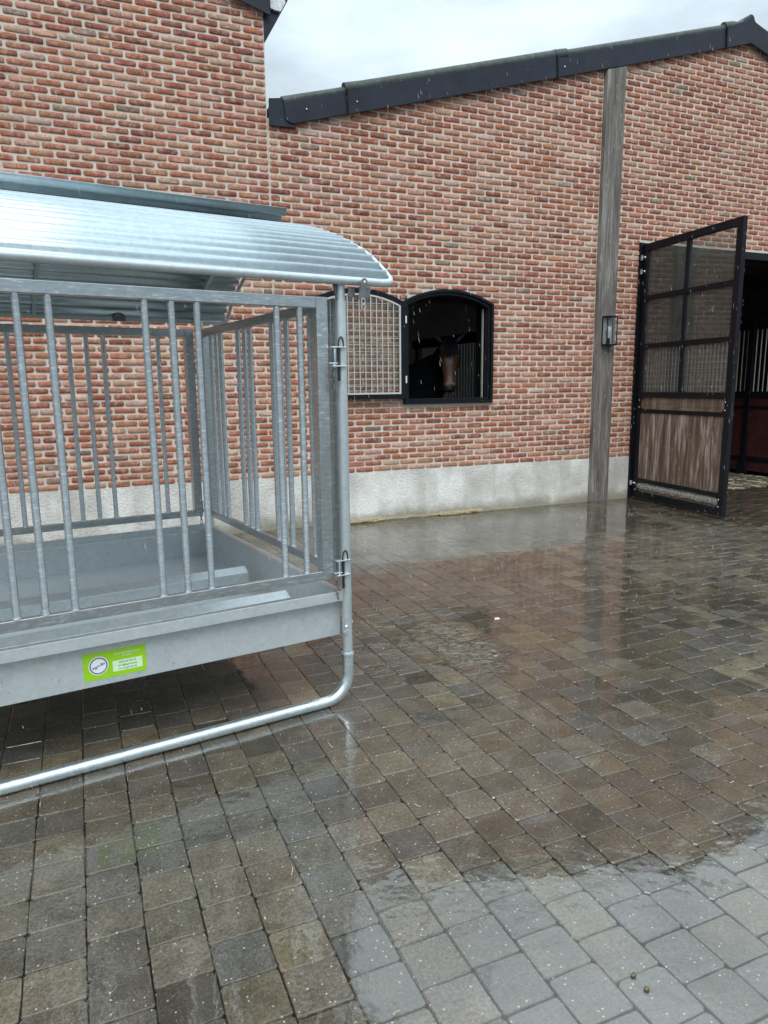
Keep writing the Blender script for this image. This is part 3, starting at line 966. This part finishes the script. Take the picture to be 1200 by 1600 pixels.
# gusset plates that round the corners of the narrow boards
for z0, z1 in ((1.188, 1.335), (.115, .235)):
    for ua, sg in ((.095, 1), (UR - .085, -1)):
        for zc_, sz in ((z0, 1), (z1, -1)):
            L = .050
            a = dO + dv * ua + uz * zc_
            q = [a, a + dv * sg * L, a + dv * sg * L * .35 + uz * sz * L * .35, a + uz * sz * L]
            vs = [p + dn * (TH_ / 2 - .001) for p in q] + [p + dn * (TH_ / 2 - .012) for p in q]
            lfm.add(vs, [(0, 1, 2, 3), (7, 6, 5, 4), (0, 4, 5, 1), (1, 5, 6, 2), (2, 6, 7, 3), (3, 7, 4, 0)])
leaf = lfm.build("door_leaf", M['black_steel'], door, OS, smooth=0, bevel=.003)
def dpart(name, mat, u0, u1, z0, z1, n0, n1, bevel=0):
    mb = MB(); dbox(mb, u0, u1, z0, z1, n0, n1)
    return mb.build(name, mat, door, OS, smooth=0, bevel=bevel)
for z0, z1 in ((2.605, ZT - .085), (2.010, 2.545), (1.405, 1.950)):
    for u0, u1 in ((.095, UM - .022), (UM + .022, UR - .085)):
        dpart("glass_pane", M['glass'], u0, u1, z0, z1, -.004, .002)
for u0, u1 in ((.095, UM - .022), (UM + .022, UR - .085)):
    wm = MB()
    nn = int((u1 - u0) / .062)
    for i in range(1, nn + 1):
        u = u0 + (u1 - u0) * i / (nn + 1)
        wm.tube([dO + dv * u + uz * 1.405 - dn * .014, dO + dv * u + uz * 1.950 - dn * .014], .0022, 6, caps=False)
    for i in range(1, 8):
        z = 1.405 + .545 * i / 8
        wm.tube([dO + dv * u0 + uz * z - dn * .018, dO + dv * u1 + uz * z - dn * .018], .0022, 6, caps=False)
    wm.build("wire_mesh", M['grille'], door, OS)
# boards
rb = random.Random(2)
pb = MB(); u = .095
while u < UR - .086:
    w_ = min(.142, UR - .085 - u)
    dbox(pb, u + .0025, u + w_ - .0025, .285, 1.140, -.018, .014 + rb.uniform(-.0012, .0012))
    u += w_
pb.build("wood_panel", M['plank'], door, OS, smooth=0, bevel=.003)
dpart("wood_board", M['plank_h'], .095, UR - .085, 1.188, 1.335, -.018, .012)
# gnawed bottom board with an eaten upper edge
gb = MB(); N = 40; vs = []
for i in range(N + 1):
    uu = .095 + (UR - .18) * i / N
    zt_ = .222 - .020 * abs(mnoise.noise(Vector((i * .55, 2, 0)))) + rb.uniform(-.006, .006)
    zb_ = .150 + .022 * mnoise.noise(Vector((i * .4, 7, 0))) + rb.uniform(-.004, .004)
    for zz, nn_ in ((zb_, .016), ((zt_ + zb_) / 2, .022 + rb.uniform(-.004, .004)), (zt_, .014), (zt_, -.018), (zb_, -.018)):
        vs.append(dO + dv * uu + uz * zz + dn * nn_)
fs = []
for i in range(N):
    for j in range(5):
        fs.append((i * 5 + j, (i + 1) * 5 + j, (i + 1) * 5 + (j + 1) % 5, i * 5 + (j + 1) % 5))
gb.add(vs, fs)
gb.build("bottom_board", M['gnawed'], door, OS, smooth=0)
dpart("kick_board", M['plank_h'], .095, UR - .085, .115, .20, -.016, .004)
for z in (3.075, 2.905, .215):
    MB().box(6.7, D - .052, z - .03, 6.714, D - .022, z + .03).build("hinge", M['bolt'], door, OS, smooth=0)
    MB().ball((6.722, D - .075, z), .014, 10, 6).build("hinge_bolt", M['bolt'], door, OS, smooth=40)
for u, z in ((.075, 1.30), (.075, 1.21), (UR - .07, 1.30), (UR - .07, 1.21), (.075, .21), (.075, .13), (UR - .07, .21), (UR - .07, .13)):
    MB().ball(dO + dv * u + uz * z + dn * (TH_ / 2), .008, 8, 5).build("rivet", M['bolt'], door, OS, smooth=60)
MB().obox(dO, dv, dn, uz, (UR, -.012, 1.10), (UR + .004, .012, 1.30)).build("lock_plate", M['black_iron'], door, OS, smooth=0)

# ------------------------------------------------------------------ lantern on the timber post
lamp = empty("wall_lamp", (6.18, D - .058, 1.99))
tag(lamp, "black glazed box lantern fixed to the grey timber post", "lamp")
OL = (6.18, D - .058, 1.99)
X0, X1, Y0, Y1, Z0, Z1 = 6.100, 6.262, D - .160, D - .060, 1.985, 2.342
lm = MB(); e = .011
for x in (X0, X1 - e):
    for y in (Y0, Y1 - e):
        lm.box(x, y, Z0, x + e, y + e, Z1)
for z in (Z0, Z1 - .016):
    lm.box(X0 + e, Y0, z, X1 - e, Y0 + e, z + .016); lm.box(X0 + e, Y1 - e, z, X1 - e, Y1, z + .016)
    lm.box(X0, Y0 + e, z, X0 + e, Y1 - e, z + .016); lm.box(X1 - e, Y0 + e, z, X1, Y1 - e, z + .016)
lm.box(X0 + e, Y0 + e, Z1 - .012, X1 - e, Y1 - e, Z1 - .002); lm.box(X0 + e, Y0 + e, Z0 + .002, X1 - e, Y1 - e, Z0 + .012)
lm.build("lamp_frame", M['black_steel'], lamp, OL, smooth=0, bevel=.0015)
MB().box(X0 + e, Y1 - .008, Z0 + .016, X1 - e, Y1 + .001, Z1 - .016).build("back_plate", M['zinc'], lamp, OL, smooth=0)
LG = lambda *a: MB().box(*a).build("lamp_glass", M['glass_lamp'], lamp, OL, smooth=0)
LG(X0 + e, Y0 + .003, Z0 + .016, X1 - e, Y0 + .006, Z1 - .016)
LG(X0 + .003, Y0 + e, Z0 + .016, X0 + .006, Y1 - e, Z1 - .016); LG(X1 - .006, Y0 + e, Z0 + .016, X1 - .003, Y1 - e, Z1 - .016)
bl = MB(); cx_, cy_ = (X0 + X1) / 2 - .01, (Y0 + Y1) / 2
bl.tube([(cx_, cy_, Z0 + .09), (cx_, cy_, Z0 + .13), (cx_, cy_, Z0 + .17), (cx_, cy_, Z0 + .21), (cx_, cy_, Z0 + .235)], [.014, .018, .028, .026, .008], 14)
bl.build("bulb", M['ceramic'], lamp, OL, smooth=60)
MB().tube([(cx_, cy_, Z0 + .012), (cx_, cy_, Z0 + .09)], .017, 12).build("lamp_holder", M['black_iron'], lamp, OL)

# ------------------------------------------------------------------ horse looking out of the window
def horse():
    hx, hy = 4.47, D + 0.92                       # poll position
    root = empty("horse", (hx, hy + .4, 0))
    tag(root, "bay horse with dark forelock looking out of the arched stable window", "horse")
    o = (hx, hy + .4, 0)
    def loft(mb, rings, n=20):
        vs = []; fs = []
        for (c, ax, ay, rx, ry, sq) in rings:
            c = Vector(c); ax = Vector(ax).normalized(); ay = Vector(ay).normalized()
            for k in range(n):
                a = 2 * math.pi * k / n
                ca, sa = math.cos(a), math.sin(a)
                p = 2.0 / sq
                X = math.copysign(abs(ca) ** p, ca) * rx; Y = math.copysign(abs(sa) ** p, sa) * ry
                vs.append(c + ax * X + ay * Y)
        for i in range(len(rings) - 1):
            for k in range(n):
                fs.append((i * n + k, i * n + (k + 1) % n, (i + 1) * n + (k + 1) % n, (i + 1) * n + k))
        fs.append(list(range(n - 1, -1, -1))); fs.append(list(range((len(rings) - 1) * n, len(rings) * n)))
        mb.add(vs, fs)
    b = MB()
    # head: axis from poll (2.08) down to the lip (1.46), nose forward (-y)
    hd = Vector((-0.10, -0.22, -0.97)).normalized()         # along the face, downward
    side = Vector((0.885, -0.465, 0.012)).normalized()      # the head is turned to the yard
    side = (side - hd * side.dot(hd)).normalized()
    fwd = side.cross(hd).normalized()
    if fwd.y > 0: fwd = -fwd
    P = Vector((hx, hy, 2.075))
    prof = [(-.01, .060, .075, .02, 2.2), (.05, .088, .115, .03, 2.3), (.12, .104, .140, .045, 2.5), (.19, .118, .150, .060, 2.6), (.25, .112, .148, .065, 2.6), (.32, .094, .128, .055, 2.5), (.40, .076, .104, .040, 2.5), (.47, .066, .086, .030, 2.5), (.53, .066, .078, .022, 2.5), (.58, .074, .074, .018, 2.5), (.62, .070, .064, .020, 2.5), (.650, .050, .045, .025, 2.2)]
    loft(b, [(P + hd * t - fwd * back, side, fwd, rx * 1.20, ry, sq) for t, rx, ry, back, sq in prof])
    # jowls
    for s in (-1, 1):
        b.ball(P + hd * .24 + side * s * .078 - fwd * .13, .092, 14, 9, (.55, 1.0, 1.15))
        b.ball(P + hd * .205 + side * s * .116 + fwd * .035, .036, 10, 7, (.8, .8, 1.0))     # brow over the eye
        b.ball(P + hd * .585 + side * s * .045 + fwd * .040, .027, 10, 7)                     # nostril wing
    b.ball(P + hd * .635 - fwd * .045, .045, 12, 8, (1.1, .9, .7))                            # chin
    # ears
    for s in (-1, 1):
        e0 = P + hd * .02 + side * s * .074 - fwd * .02
        dr = (side * s * .80 + Vector((0, 0, .74)) - fwd * .02).normalized()
        loft(b, [(e0 + dr * t, side, fwd, r, r * .62, 2) for t, r in ((-.02, .034), (.05, .044), (.11, .038), (.165, .022), (.205, .004))], 12)
    # neck and body (turned back to the left inside the box)
    nb_ = [((hx + .035, hy + .07, 2.00), .085, .140), ((hx + .08, hy + .22, 1.90), .105, .190), ((hx + .10, hy + .45, 1.72), .130, .250), ((hx - .02, hy + .72, 1.50), .175, .330), ((hx - .36, hy + 1.0, 1.32), .250, .380), ((hx - .55, hy + 1.35, 1.22), .300, .390), ((hx - .80, hy + 1.8, 1.18), .320, .380), ((hx - 1.02, hy + 2.2, 1.22), .300, .370), ((hx - 1.18, hy + 2.5, 1.24), .250, .310), ((hx - 1.25, hy + 2.65, 1.24), .12, .18)]
    rings = []
    for i, (c, rx, ry) in enumerate(nb_):
        a = Vector(nb_[max(i - 1, 0)][0]); q = Vector(nb_[min(i + 1, len(nb_) - 1)][0])
        t = (q - a).normalized(); sd = Vector((0, 0, 1)).cross(t).normalized(); up = t.cross(sd)
        rings.append((c, sd, up, rx, ry, 2.1))
    loft(b, rings)
    rug = MB()
    loft(rug, [(c, sd, up, rx * 1.05 + .012, ry * 1.04 + .012, sq) for c, sd, up, rx, ry, sq in rings[2:9]], 28)
    rug.build("rug", mat_plain("navy_horse_rug", (0.010, 0.011, 0.017), 0.8, 0, .3, 20), root, o, smooth=60)
    for (lx, ly, fr_) in ((hx - .22, hy + .95, 1), (hx - .55, hy + 1.10, 1), (hx - .98, hy + 2.38, 0), (hx - 1.34, hy + 2.20, 0)):
        if fr_:
            b.tube([(lx, ly, 1.15), (lx, ly - .02, .80), (lx, ly, .52), (lx, ly, .48), (lx, ly + .01, .22), (lx, ly - .02, .14), (lx, ly - .05, .07), (lx, ly - .06, .0)], [.13, .085, .055, .058, .038, .046, .040, .062], 12)
        else:
            b.tube([(lx, ly, 1.10), (lx, ly - .10, .82), (lx, ly + .08, .56), (lx, ly + .07, .50), (lx, ly + .03, .22), (lx, ly, .14), (lx, ly - .04, .07), (lx, ly - .05, .0)], [.18, .12, .062, .060, .040, .046, .040, .062], 12)
    k = NT("bay_coat")
    t = k.n('TexCoord'); sp = k.n('SeparateXYZ'); k.l(t.outputs['Object'], sp.inputs[0])
    p = k.pos()
    nz = k.noise(k.pos((40, 40, 12)), 1.0, 4, 0.6)
    c = k.mix(k.map(nz, .3, .7, 0, 1), (0.085, 0.034, 0.018), (0.145, 0.066, 0.038))
    zz = k.math('ADD', sp.outputs['Z'], k.map(nz, 0, 1, -.03, .03))
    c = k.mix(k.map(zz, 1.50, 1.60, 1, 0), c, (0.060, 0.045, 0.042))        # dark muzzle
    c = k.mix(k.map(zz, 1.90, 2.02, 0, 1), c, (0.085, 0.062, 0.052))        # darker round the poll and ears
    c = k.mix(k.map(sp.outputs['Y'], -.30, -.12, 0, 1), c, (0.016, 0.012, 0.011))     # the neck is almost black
    ex = k.n('VectorMath', operation='DISTANCE'); k.l(t.outputs['Object'], ex.inputs[0]); ex.inputs[1].default_value = (-.09, -.55, 1.83)
    c = k.mix(k.map(ex.outputs['Value'], .03, .075, .75, 0), c, (0.26, 0.20, 0.18))  # greying star
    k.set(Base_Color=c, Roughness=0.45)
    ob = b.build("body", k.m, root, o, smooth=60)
    rm = ob.modifiers.new("skin", 'REMESH'); rm.mode = 'VOXEL'; rm.voxel_size = 0.013; rm.use_smooth_shade = True
    sm = ob.modifiers.new("relax", 'SMOOTH'); sm.iterations = 4; sm.factor = .5
    for s in (-1, 1):
        MB().ball(P + hd * .215 + side * s * .128 + fwd * .030, .022, 14, 9).build("eye", M['black_iron'], root, o, smooth=60)
        MB().ball(P + hd * .598 + side * s * .047 + fwd * .060, .013, 10, 7, (1, .7, 1.3)).build("nostril", M['black_iron'], root, o, smooth=60)
    mn = MB(); rh = random.Random(4)
    for i in range(230):                                   # forelock: locks hanging over the brow
        s = rh.uniform(-1, 1)
        L = rh.uniform(.16, .27) * (1 - .25 * abs(s))
        q0 = P + side * s * .064 + hd * rh.uniform(-.03, .03) + fwd * rh.uniform(.035, .06)
        spread = s * .055
        pts = []
        for t_ in (0, .3, .65, 1):
            out = .055 + .075 * math.sin(min(1, t_ * 1.1) * 1.7) 
            pts.append(q0 + hd * L * t_ + side * (spread * t_ + rh.uniform(-.008, .008)) + fwd * (out - .035 + rh.uniform(-.006, .006)))
        mn.tube(pts, [.0045, .006, .005, .0012], 5, caps=False)
    for i in range(260):                                   # mane along the crest
        t_ = rh.random()
        base = Vector((hx + .02 + .10 * t_, hy + .05 + .40 * t_, 2.12 - .12 * t_))
        s = rh.choice((-1, 1, 1))
        L = rh.uniform(.14, .30)
        mn.tube([base, base + Vector((s * .07, 0, -.01)), base + Vector((s * .115, rh.uniform(-.03, .03), -L * .5)), base + Vector((s * .13, rh.uniform(-.04, .04), -L))], [.005, .006, .005, .0012], 5, caps=False)
    mm = mat_plain("black_mane", (0.020, 0.018, 0.026), 0.5, 0, .3, 20)
    mn.build("mane", mm, root, o, smooth=60)
horse()

# ------------------------------------------------------------------ hay feeder
FX, FY, FA = 1.1116, 3.0796, R(8.3)
feeder = empty("hay_feeder", (FX, FY, 0), FA)
tag(feeder, "galvanised hay feeder with barred sides, tray and curved corrugated roof", "hay feeder")
W = 2.04
BARS = [.195, .302, .645, .747, .850, 1.190, 1.295, 1.395, 1.738, 1.845]
ZR0, ZR1 = .632, 1.910

def panel(name, bars, w0, w1, label=None):
    """upright barred frame in the local x-z plane, x running from -w0 to -w1"""
    mb = MB()
    mb.box(-w0 - .055, -.0165, ZR0, -w0, .046, ZR1)
    mb.box(-w1, -.0165, ZR0, -w1 + .055, .046, ZR1)
    mb.box(-w1 + .055, -.0155, ZR1 - .050, -w0 - .055, .0155, ZR1 - .0004)
    mb.box(-w1 + .055, -.0155, ZR0 + .0004, -w0 - .055, .0155, ZR0 + .044)
    pn = mb.build(name, M['galv_bar'], feeder, smooth=0, bevel=.004, seg=3)
    for x in bars:
        b = MB().tube([(-x, 0, ZR0 + .043), (-x, 0, ZR0 + .050), (-x, 0, ZR0 + .055), (-x, 0, ZR1 - .049)], [.0185, .0165, .0142, .0142], 16, caps=False)
        b.build("bar", M['galv_bar'], pn, smooth=50)
    return pn

p1 = panel("barred_panel", BARS, .065, W - .065); p1.location = (0, .016, 0)
p2 = panel("barred_panel", BARS, .065, W - .065); p2.location = (0, W - .028, 0)
EB = [.20, .295, .575, .668, .768, 1.090, 1.180, 1.285, 1.600, 1.690, 1.790]
p3 = panel("barred_panel", EB, .050, W - .065); p3.rotation_euler = (0, 0, R(-90)); p3.location = (-.012, 0, 0)
p4 = panel("barred_panel", EB, .050, W - .065); p4.rotation_euler = (0, 0, R(-90)); p4.location = (-W + .012, 0, 0)

# corner posts and the two bent skids
def skid_path(y):
    r, zc = .125, .0285
    pts = [(0, y, .256)]
    for i in range(9):
        a = i / 8 * math.pi / 2
        pts.append((-r + r * math.cos(a), y, zc + r - r * math.sin(a)))
    left = [(-W - p[0], y, p[2]) for p in pts[::-1]]
    mid = [(-r - (W - 2 * r) * k / 8, y, zc) for k in range(1, 8)]
    return pts + mid + left
for y in (0, W):
    MB().tube(skid_path(y), .0272, 20).build("skid_pipe", M['galv_new'], feeder, smooth=60)
for y in (0, W):
    for x in (0, -W):
        pm = MB().tube([(x, y, .250), (x, y, 1.898)], .0242, 20)
        pm.tube([(x, y, 1.896), (x, y, 1.968)], .0195, 16)
        po = pm.build("post", M['galv'], feeder, smooth=50)
        MB().tube([(x, y, .246), (x, y, .254), (x, y, .260)], [.031, .0315, .029], 20).build("collar", M['galv_new'], po, smooth=60)
        sgx = 1 if x == 0 else -1
        sgy = -1 if y == 0 else 1
        gs = MB().prism_xz([(x - sgx * .040, 1.972), (x + sgx * .0, 1.972), (x - sgx * .0, 1.894), (x - sgx * .020, 1.894)][::sgx], y - .004, y + .004)
        gs.build("gusset", M['dark_plate'], po, smooth=0)
        MB().ball((x - sgx * .020, y + sgy * .026, .395), .009, 10, 6).build("bolt", M['bolt'], po, smooth=60)
        MB().ball((x + sgx * .024, y, .405), .008, 10, 6).build("bolt", M['bolt'], po, smooth=60)
        MB().tube([(x - sgx * .020, y + sgy * .020, .365), (x - sgx * .020, y + sgy * .028, .365)], .011, 12).build("washer", M['galv_new'], po, smooth=60)
        # hinge lugs, pins and chains that hold the panels
        for zt, zb2 in ((1.694, 1.612), (.722, .652)):
            lg_ = MB()
            for z in (zt, zb2):
                lg_.obox((x, y, z), Vector((-sgx, 0, 0)), Vector((0, sgy, 0)), uz, (-.006, .000, -.003), (.064, .036, .003))
            lg_.obox((x, y, zb2 + .012), Vector((-sgx, 0, 0)), Vector((0, sgy, 0)), uz, (.030, .002, -.003), (.072, .030, .003))
            lg_.tube([(x - sgx * .047, y + sgy * .024, zb2), (x - sgx * .047, y + sgy * .024, zt)], .005, 8)
            lg_.build("hinge_lug", M['galv_new'], po, smooth=30, bevel=.0015)
            pin = MB()
            px_, py_ = x - sgx * .030, y + sgy * .026
            pin.tube([(px_, py_, zt + .003), (px_, py_, zb2 - .065)], .0058, 10)
            arc = [(px_ + sgx * (.013 * (1 - math.cos(a))), py_, zt + .003 + .042 * math.sin(a) ** .8) for a in [math.pi * i / 10 for i in range(11)]]
            pin.tube(arc, .0034, 8)
            pin.build("hinge_pin", M['black_iron'], po, smooth=50)
            chn = MB()
            for q in range(4):
                cz_ = zb2 - .022 - q * .026
                ringp = []
                for i in range(13):
                    a = 2 * math.pi * i / 12
                    ex_, ez_ = .009 * math.cos(a), .016 * math.sin(a)
                    ringp.append((px_ - sgx * .030 + (ex_ if q % 2 == 0 else 0), py_ + (0 if q % 2 == 0 else ex_), cz_ + ez_))
                chn.tube(ringp, .0024, 6, caps=False)
            chn.build("chain", M['dark_plate'], po, smooth=50)

# feed tray
t3 = .003
tr = MB()
ZB_, ZL, ZTp = .334, .520, .567
def tray_side(x0, x1, y_in, y_out):
    s = 1 if y_in > y_out else -1
    tr.box(x0, min(y_in, y_in - s * t3), ZB_, x1, max(y_in, y_in - s * t3), ZL)
    tr.box(x0, min(y_in, y_out), ZL, x1, max(y_in, y_out), ZL + t3)
    tr.box(x0, min(y_out, y_out + s * .0075), ZL + t3, x1, max(y_out, y_out + s * .0075), ZTp)
tray_side(-W + .014, -.014, .050, -.004)
tray_side(-W + .014, -.014, W - .050, W + .004)
for xa, xb, xo in ((-.050, -.050 + t3, -.012), (-W + .050 - t3, -W + .050, -W + .012)):
    tr.box(xa, .050, ZB_, xb, W - .050, ZTp)
    lo, hi = min(xb, xo) if xo < xa else xb, max(xa, xo) if xo > xa else xa
    tr.box(lo, .058, ZTp - t3, hi, W - .058, ZTp - .0002)
tray = tr.build("feed_tray", M['galv_sheet'], feeder, smooth=0, bevel=.0012)
MB().box(-W + .0505, .0505, ZB_ + .012, -.0505, W - .0505, ZB_ + .017).build("tray_floor", M['galv_sheet'], tray, smooth=0)
for yb_ in (1.02, .42):
    bm_ = MB().prism_yz([(yb_ - .060, ZB_ + .018), (yb_ - .055, .458), (yb_ + .0, .485), (yb_ + .012, .485), (yb_ + .06, ZB_ + .018)][::-1], -W + .13, -.13)
    bm_.build("tray_beam", M['galv'], tray, smooth=0, bevel=.002)
for z, t_ in ((.525, 1.80), (.43, 1.80)):
    MB().box(-.0535, t_ - .03, z - .004, -.0502, t_ + .06, z + .002).build("tray_slot", M['galv_new'], tray, smooth=0)

# sticker on the front of the tray
SX0, SX1, SZ0, SZ1 = -1.178, -.932, .361, .4755
YS = .050 - t3
stk = MB().box(SX0, YS - .0012, SZ0, SX1, YS - .0002, SZ1).build("sticker", M['green'], tray, smooth=0)
MB().box(SX0 + .112, YS - .0018, SZ0 + .020, SX1 - .016, YS - .0013, SZ0 + .066).build("sticker_panel", M['green_pale'], stk, smooth=0)

# the sticker is a sub-part, so its lettering sits beside it under the tray
def disc(r, y, mat, name, cx=SX0 + .058, cz=SZ0 + .058, depth=.0004):
    n = 40
    MB().prism_xz([(cx + r * math.cos(2 * math.pi * i / n), cz + r * math.sin(2 * math.pi * i / n)) for i in range(n)], y, y + depth).build(name, mat, tray, smooth=0)
disc(.0385, YS - .0017, M['lilac'], "emblem_rim")
disc(.0345, YS - .0022, M['green_dark'], "emblem_ring")
disc(.0300, YS - .0027, M['lilac'], "emblem_face")

def lettering(name, body, size, cx, cz, y, mat, rot=0.0, bold=0.0, space=1.0):
    cu = bpy.data.curves.new(name, 'FONT')
    cu.body = body; cu.size = size; cu.align_x = 'CENTER'; cu.align_y = 'CENTER'
    cu.extrude = .0002; cu.offset = bold; cu.space_character = space
    tmp = bpy.data.objects.new(name, cu); col.objects.link(tmp)
    dg = bpy.context.evaluated_depsgraph_get()
    me = bpy.data.meshes.new_from_object(tmp.evaluated_get(dg))
    col.objects.unlink(tmp); bpy.data.objects.remove(tmp); bpy.data.curves.remove(cu)
    me.materials.clear(); me.materials.append(mat)
    me.transform(Matrix.Translation((cx, y, cz)) @ Matrix.Rotation(-rot, 4, 'Y') @ Matrix.Rotation(R(90), 4, 'X'))
    o = bpy.data.objects.new(name, me); col.objects.link(o); o.parent = tray
    return o
lettering("lettering", "Agri-Bo", .0150, SX0 + .058, SZ0 + .058, YS - .0030, M['green_dark'], R(20), .0004, 1.12)
lettering("lettering", "UW PARTNER VOOR DE STAL", .0078, SX0 + .170, SZ0 + .094, YS - .0016, M['lilac'], 0, .0001)
lettering("lettering", "EN WEIDE", .0078, SX0 + .170, SZ0 + .082, YS - .0016, M['lilac'], 0, .0001)
for i, tx_ in enumerate(("0476 87 00 02", "info@agri-bo.be", "www.agri-bo.be")):
    lettering("lettering", tx_, .0105, SX0 + .171, SZ0 + .056 - i * .0135, YS - .0021, M['green_dark'], 0, .00005, 1.08)

# curved corrugated roof in two halves
def resample(pts, step):
    P = [Vector((a, b)) for a, b in pts]
    # Catmull-Rom through the measured points
    out = []
    for i in range(len(P) - 1):
        p0 = P[max(i - 1, 0)]; p1_ = P[i]; p2_ = P[i + 1]; p3_ = P[min(i + 2, len(P) - 1)]
        for k in range(12):
            t = k / 12
            out.append(0.5 * ((2 * p1_) + (p2_ - p0) * t + (2 * p0 - 5 * p1_ + 4 * p2_ - p3_) * t * t + (3 * p1_ - p0 - 3 * p2_ + p3_) * t ** 3))
    out.append(P[-1])
    res = [out[0]]; acc = 0
    for a, b in zip(out, out[1:]):
        seg = (b - a).length; d = 0
        while acc + seg - d >= step:
            d += step - acc; acc = 0
            res.append(a + (b - a) * (d / seg))
        acc += seg - d
    return res

FRONT = [(-.024, 1.992), (.030, 2.036), (.170, 2.127), (.300, 2.190), (.430, 2.243), (.570, 2.290), (.710, 2.332), (.870, 2.372), (1.02, 2.402), (1.16, 2.417)]
REAR = [(2.105, 1.988), (2.00, 2.080), (1.86, 2.165), (1.71, 2.235), (1.55, 2.300), (1.40, 2.352), (1.25, 2.398), (1.10, 2.440), (.96, 2.482)]

def roof_half(prof, x0, x1, name):
    q = resample(prof, .0072)
    vs = []; fs = []; n = len(q)
    pitch = .076
    for i, p in enumerate(q):
        a = q[max(i - 1, 0)]; b = q[min(i + 1, n - 1)]
        t = (b - a).normalized(); nn_ = Vector((-t.y, t.x))
        if nn_.y < 0: nn_ = -nn_
        s = i * .0072
        o = .0135 * (1 - math.cos(2 * math.pi * s / pitch))
        vs.append((p.x + nn_.x * o, p.y + nn_.y * o))
    mb = MB(); NX = 2
    V = []
    for k in range(NX):
        x = x0 + (x1 - x0) * k / (NX - 1)
        V += [(x, a, b) for a, b in vs]
    for i in range(n - 1):
        fs.append((i, i + 1, n + i + 1, n + i))
    mb.add(V, fs)
    root = mb.build(name, M['galv_roof'], feeder, smooth=60)
    sd = root.modifiers.new("gauge", 'SOLIDIFY'); sd.thickness = .0025
    # tubular rim round the edge and rafters under the sheet
    rim = MB()
    e = q[0]
    dirv = -1 if prof[0][0] < prof[-1][0] else 1
    ez, ey = e.y - .012, e.x + dirv * .008
    rim.tube([(x0 - .02, ey, ez), (x0, ey, ez), (x1 - .03, ey, ez), (x1 - .006, ey - dirv * .004, ez + .002), (x1 + .018, ey - dirv * .016, ez + .010)], .0185, 18)
    rim.build("edge_pipe", M['galv_sheet'], root, smooth=60)
    for xx in (x1 + .022, x0 - .022):
        path = [(xx, p.x, p.y + .004) for p in q[2:(-12 if dirv < 0 else -60):4]]
        MB().tube([(xx, ey - dirv * .012, ez + .008)] + path, .0125, 12).build("side_rim", M['galv'], root, smooth=60)
    for xx in (-.02, -1.02, -W + .02):
        path = [(xx, p.x, p.y - .022) for p in q[3:-22:5]]
        V2 = []; F2 = []
        for i, (a, b, c) in enumerate(path):
            V2 += [(a - .010, b, c - .014), (a + .010, b, c - .014), (a + .010, b, c + .020), (a - .010, b, c + .020)]
        for i in range(len(path) - 1):
            for k in range(4):
                F2.append((i * 4 + k, i * 4 + (k + 1) % 4, (i + 1) * 4 + (k + 1) % 4, (i + 1) * 4 + k))
        F2 += [(3, 2, 1, 0), tuple(len(path) * 4 - 4 + k for k in range(4))]
        MB().add(V2, F2).build("rafter", M['galv_sheet'], root, smooth=40)
    return root

r1 = roof_half(FRONT, -W - .25, .230, "roof_half")
r2 = roof_half(REAR, -W - .21, .195, "roof_half")
# torn flap of sheet near the front corner of the roof
# latch plates under the front rim and a ring on the rear one
hk = MB()
hk.prism_xz([(.062, 1.955), (.064, 1.910), (.114, 1.905), (.123, 1.955)], -.060, -.054)
hk.prism_xz([(.026, 1.955), (.022, 1.916), (.030, 1.908), (.058, 1.912), (.056, 1.957)], -.030, -.024)
pts = [(.052, 1.900), (.084, 1.896), (.100, 1.974)]
for i in range(7):
    a = math.pi * i / 6
    pts.append((.086 + .015 * math.cos(a), 1.976 + .015 * math.sin(a)))
pts += [(.068, 1.960)]
hk.prism_xz(pts, -.068, -.062)
latch = hk.build("latch_plate", M['dark_plate'], r1, smooth=0, bevel=.0008)
MB().tube([(.086, -.0685, 1.976), (.086, -.0600, 1.976)], .0055, 12).build("latch_eye", M['white'], r1, smooth=60)
ch = MB()
for q in range(2):
    ringp = [(.076 + .009 * math.cos(2 * math.pi * i / 12), -.070, 1.890 - q * .022 + .014 * math.sin(2 * math.pi * i / 12)) for i in range(13)]
    ch.tube(ringp, .0025, 6, caps=False)
ch.build("latch_chain", M['bolt'], r1, smooth=60)
rg = MB().prism_xz([(-.560, 1.985), (-.478, 1.985), (-.478, 1.955), (-.560, 1.955)], 2.085, 2.093)
rg.tube([(-.519 + .034 * math.cos(math.pi * i / 8), 2.089, 1.985 + .020 * math.sin(math.pi * i / 8)) for i in range(9)], .006, 8)
rg.build("latch_ring", M['dark_plate'], r2, smooth=40)

# ------------------------------------------------------------------ falling sleet
rn = MB(); rq = random.Random(77)
for i in range(1800):
    y = rq.uniform(1.8, D - .25); x = rq.uniform(-.6 + y * -.12, y * 1.16); z = rq.uniform(.1, 1.6 + y * .55)
    L = rq.uniform(.012, .042); r = rq.uniform(.0004, .0008)
    if y < 3: r *= .6; L *= .6
    d = Vector((.20 + rq.uniform(-.03, .03), rq.uniform(-.03, .03), -1)).normalized()
    c = Vector((x, y, z))
    a = d.orthogonal().normalized(); b = d.cross(a)
    vs = [c - d * L * .5] + [c + d * L * .2 + (a * math.cos(t) + b * math.sin(t)) * r for t in (0, 2.09, 4.19)] + [c + d * L * .5]
    rn.add(vs, [(0, 1, 2), (0, 2, 3), (0, 3, 1), (4, 2, 1), (4, 3, 2), (4, 1, 3)])
tag(rn.build("falling_sleet", M['rain'], smooth=60), "thin drops of sleet falling across the yard", "sleet", kind='stuff')
